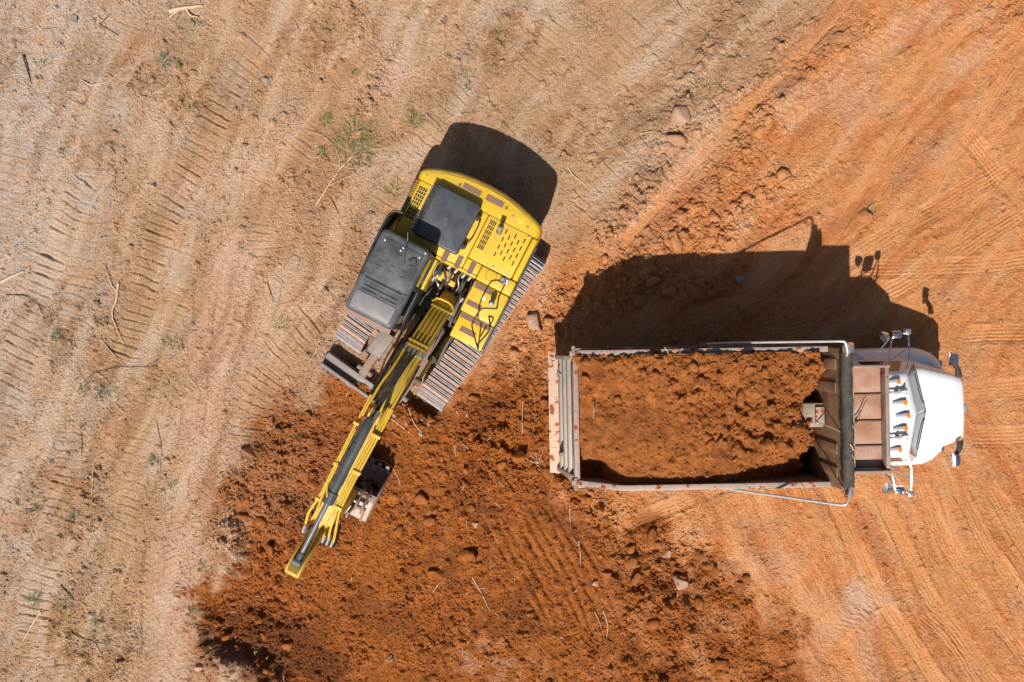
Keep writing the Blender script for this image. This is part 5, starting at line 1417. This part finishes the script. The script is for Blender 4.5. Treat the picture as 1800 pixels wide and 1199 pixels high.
S([(1018, 952), (1020, 972), (1021, 992)], 0.016, 'wood_pale', 'vertical root on the dug soil left of the dark stick', twigs=[[(1020, 965), (1008, 945)]])
S([(722, 716), (730, 738), (744, 756), (750, 766)], 0.018, 'wood_pale', 'pale curved root in front of the right crawler track')
S([(682, 727), (705, 744), (728, 763)], 0.016, 'wood_pale', 'straight pale rod under the boom in front of the blade')
S([(645, 803), (672, 810), (690, 822), (700, 840), (703, 855)], 0.015, 'wood_pale', 'long curved root lying right of the boom cylinder')
S([(803, 768), (799, 785), (801, 802)], 0.013, 'wood_pale', 'short thin root between boom and truck')
S([(812, 778), (830, 795)], 0.015, 'wood_mid', 'short stiff stick between boom and truck')
S([(938, 690), (941, 720), (936, 765)], 0.013, 'wood_mid', 'thin upright root beside the tailgate of the truck')
S([(919, 700), (918, 735), (917, 770)], 0.011, 'wood_pale', 'pale straight root left of the tailgate')
S([(925, 806), (945, 815), (962, 805)], 0.014, 'wood_pale', 'pale curved root in the twigs by the rear apron', twigs=[[(945, 815), (930, 795)], [(945, 815), (940, 788)], [(945, 815), (955, 790)]])
S([(700, 868), (712, 888), (717, 915)], 0.012, 'wood_mid', 'thin crooked root right of the bucket', twigs=[[(712, 895), (724, 885)]])
S([(1345, 12), (1360, 5), (1366, 30)], 0.012, 'wood_pale', 'thin straw on the rubble at the top right')
S([(1190, 2), (1200, 18), (1210, 28)], 0.022, 'wood_dark', 'dark stick at the top edge right of centre')
S([(1160, 1070), (1172, 1083), (1190, 1080)], 0.012, 'wood_pale', 'thin bent root below the pale rock')
S([(195, 960 - 700), (205, 270)], 0.012, 'wood_dark', 'tiny dark stick in the upper left ground')

# twigs caught on the truck
def truck_twig(pts, r, mat, label):
    mtx = Matrix.Translation((TK[0], TK[1], 0)) @ Matrix.Rotation(TK_T, 4, 'Z')
    o0 = mtx @ Vector(pts[0])
    m = MB().add(tube([mtx @ Vector(p) - o0 for p in pts], r, 6, 2, 0.5))
    o = m.build('root', M[mat], smooth=True); o.location = o0
    tag(o, label, 'root', 'roots caught on the truck')
truck_twig([(4.80, 0.02, 3.30), (4.88, -0.08, 3.515), (4.98, -0.14, 3.40), (5.0, -0.35, 3.30)], 0.012, 'wood_mid', 'brown root hooked over the middle of the rolled tarp')
truck_twig([(4.62, -0.10, 2.62), (4.78, -0.18, 3.2), (4.85, -0.30, 3.51), (4.97, -0.42, 3.38)], 0.013, 'wood_pale', 'pale root hanging from the tarp into the bed')
truck_twig([(4.84, -0.38, 3.52), (4.93, -0.52, 3.48), (4.97, -0.40, 3.34)], 0.010, 'wood_pale', 'small curled root on the rolled tarp')
truck_twig([(4.86, -0.55, 3.51), (4.95, -0.66, 3.46), (4.98, -0.85, 3.30), (4.96, -0.98, 3.2)], 0.009, 'grass_dry', 'yellow stalk draped over the near half of the tarp')
truck_twig([(5.05, -0.02, 3.17), (5.16, 0.10, 3.19), (5.22, 0.26, 3.20), (5.28, 0.34, 3.20)], 0.012, 'wood_dark', 'dark twig lying on the brown cab shield panels')
truck_twig([(5.03, -0.10, 3.16), (5.12, -0.05, 3.19), (5.16, 0.08, 3.19)], 0.010, 'wood_dark', 'short dark twig at the rear edge of the cab shield')
truck_twig([(1.98, 1.05, 2.72), (2.03, 1.17, 2.84), (1.93, 1.26, 2.90)], 0.010, 'wood_pale', 'pale root sticking out over the far side rail')
truck_twig([(2.25, 1.06, 2.72), (2.2, 1.16, 2.86), (2.24, 1.24, 2.92)], 0.008, 'wood_mid', 'thin brown root above the far side rail')
truck_twig([(0.72, 0.28, 2.42), (0.76, 0.20, 2.50), (0.74, 0.02, 2.40)], 0.012, 'wood_mid', 'dark bent root near the tailgate end of the load')
truck_twig([(3.55, 0.95, 2.78), (3.75, 0.88, 2.80)], 0.014, 'wood_pale', 'short pale root on the load near the far rail')

# grass tufts
def tuft(px, py, rpx, n, mat, label, group='grass tufts growing in the soil', lean=(0, 0)):
    c = gp(px, py)
    R_ = rpx / PX
    m = MB()
    for k in range(n):
        a = random.uniform(0, 6.283); d = R_ * 0.7 * random.random()
        bx_, by_ = d * math.cos(a), d * math.sin(a)
        z0 = float(ground_z(c.x + bx_, c.y + by_)) - c.z - 0.01
        a2 = a + random.uniform(-1.0, 1.0)
        L_ = R_ * random.uniform(0.35, 1.0); h = random.uniform(0.03, 0.10)
        w = random.uniform(0.0025, 0.006)
        ox, oy = -math.sin(a2) * w, math.cos(a2) * w
        p1 = (bx_ + math.cos(a2) * L_ * 0.45 + lean[0] * L_, by_ + math.sin(a2) * L_ * 0.45 + lean[1] * L_, z0 + h)
        p2 = (bx_ + math.cos(a2) * L_ + lean[0] * 2 * L_, by_ + math.sin(a2) * L_ + lean[1] * 2 * L_, z0 + h * 0.7)
        v = [(bx_ + ox, by_ + oy, z0), (bx_ - ox, by_ - oy, z0), (p1[0] - ox, p1[1] - oy, p1[2]), (p1[0] + ox, p1[1] + oy, p1[2]), p2]
        m.add((v, [(0, 1, 2, 3), (3, 2, 4)]))
    o = m.build('grass_tuft', M[mat])
    o.location = c
    tag(o, label, 'grass tuft', group)
tuft(730, 212, 17, 70, 'grass', 'thick green tuft left of the excavator shadow')
tuft(622, 240, 34, 70, 'grass', 'wide green patch under the long pale branch')
tuft(640, 268, 30, 55, 'grass', 'green patch right of the long pale branch')
tuft(608, 262, 28, 50, 'grass_dry', 'yellowish patch left of the long pale branch')
tuft(690, 338, 18, 50, 'grass_dry', 'sparse tuft beside the excavator side panel')
tuft(565, 270, 12, 30, 'grass', 'thin tuft at the tip of the long branch')
tuft(573, 210, 14, 45, 'grass', 'slim tuft on the bend of the long branch')
tuft(625, 128, 9, 30, 'grass', 'small round tuft above the long branch')
tuft(290, 107, 15, 50, 'grass_blue', 'bluish green tuft in the upper left ground')
tuft(316, 118, 7, 22, 'grass', 'tiny bright tuft beside the bluish one, upper left')
tuft(345, 42, 13, 40, 'grass', 'green tuft below the pale root at the top')
tuft(337, 188, 10, 26, 'grass_blue', 'narrow tuft on the crawler marks, upper left')
tuft(76, 112, 10, 22, 'grass', 'faint tuft near the dark stick, top left')
tuft(102, 592, 13, 40, 'grass_blue', 'bluish tuft beside the left crawler marks')
tuft(150, 685, 12, 36, 'grass_blue', 'bluish tuft at the lower end of the long arched stick')
tuft(184, 686, 16, 46, 'grass_blue', 'bluish tuft under the long arched stick')
tuft(300, 600, 14, 36, 'grass_dry', 'pale sparse tuft in the middle of the left ground')
tuft(272, 812, 12, 40, 'grass_blue', 'tuft beside the thin brown stick, lower left')
tuft(303, 850, 10, 24, 'grass', 'sparse tuft right of the thin brown stick, lower left')
tuft(135, 907, 14, 40, 'grass_blue', 'tuft at the right rim of the lower left crawler marks')
tuft(66, 894, 10, 26, 'grass', 'small tuft left of the lower left crawler marks')
tuft(60, 1055, 17, 50, 'grass_blue', 'wide tuft at the end of the lower left crawler marks')
tuft(172, 1088, 13, 40, 'grass_blue', 'tuft above the dark crooked stick, bottom left')
tuft(105, 1068, 11, 24, 'grass', 'faint tuft beside the dark bark stub, bottom left')
tuft(190, 1125, 10, 24, 'grass', 'small tuft on the dark crooked stick, bottom left')
tuft(825, 132, 13, 36, 'grass_dry', 'pale tuft above the excavator, top centre')
tuft(880, 68, 13, 36, 'grass_dry', 'pale sparse tuft near the top edge, centre')
tuft(822, 155, 9, 24, 'grass', 'little tuft left of the pale one, top centre')
tuft(426, 435, 10, 26, 'grass', 'small tuft at the top of the worn wheel path')
tuft(498, 572, 14, 36, 'grass_dry', 'yellowish tuft below the branched thin stick')
tuft(340, 1078, 14, 40, 'grass_dry', 'olive tuft at the left rim of the dug soil')
tuft(355, 995, 12, 36, 'grass_dry', 'small olive tuft on the left rim of the dug soil')
tuft(1527, 372, 15, 60, 'grass_dry', 'dry tuft on the lone clump above the cab shadow')

# dry litter: straw, bark chips, root threads -- far too many to count
def litter(n, seed):
    r = random.Random(seed)
    V_, F_ = [], []
    for k in range(n):
        x, y = r.uniform(-10.7, 10.7), r.uniform(-7.2, 7.2)
        pxx, pyy = 900 + PX * x, 599.5 - PX * y
        left = pxx < 1250 - (pyy - 300) * 0.3
        if not left and r.random() < 0.8: continue
        if fresh[np.searchsorted(xs, x), np.searchsorted(ys, y)] > 0.4 and r.random() < 0.78: continue
        L_ = r.uniform(0.03, 0.16) * (1 if r.random() < 0.85 else 2); w = r.uniform(0.003, 0.007)
        a = r.uniform(0, 6.283)
        z = max(float(ground_z(x + t * math.cos(a) * L_, y + t * math.sin(a) * L_)) for t in (-0.5, 0, 0.5)) + 0.006
        dx, dy = math.cos(a) * L_ / 2, math.sin(a) * L_ / 2
        ox, oy = -math.sin(a) * w, math.cos(a) * w
        bx_, by_ = ox * r.uniform(-4, 4), oy * r.uniform(-4, 4)
        b = len(V_)
        V_ += [(x - dx - ox, y - dy - oy, z), (x - dx + ox, y - dy + oy, z), (x + bx_ - ox, y + by_ - oy, z + 0.012), (x + bx_ + ox, y + by_ + oy, z + 0.012), (x + dx, y + dy, z + 0.002)]
        F_ += [(b, b + 2, b + 3), (b, b + 3, b + 1), (b + 2, b + 4, b + 3)]
    return np.array(V_, np.float32), np.array(F_, np.int32)
for seed, n, mt, lab in ((41, 2600, 'straw', 'pale dry straw and root threads strewn over the ground'), (42, 1500, 'wood_dark', 'dark bark chips and twigs strewn over the ground')):
    v, f = litter(n, seed)
    o = link(bpy.data.objects.new('plant_litter', np_mesh('plant_litter', v, f, M[mt])))
    tag(o, lab, 'litter', kind='stuff')
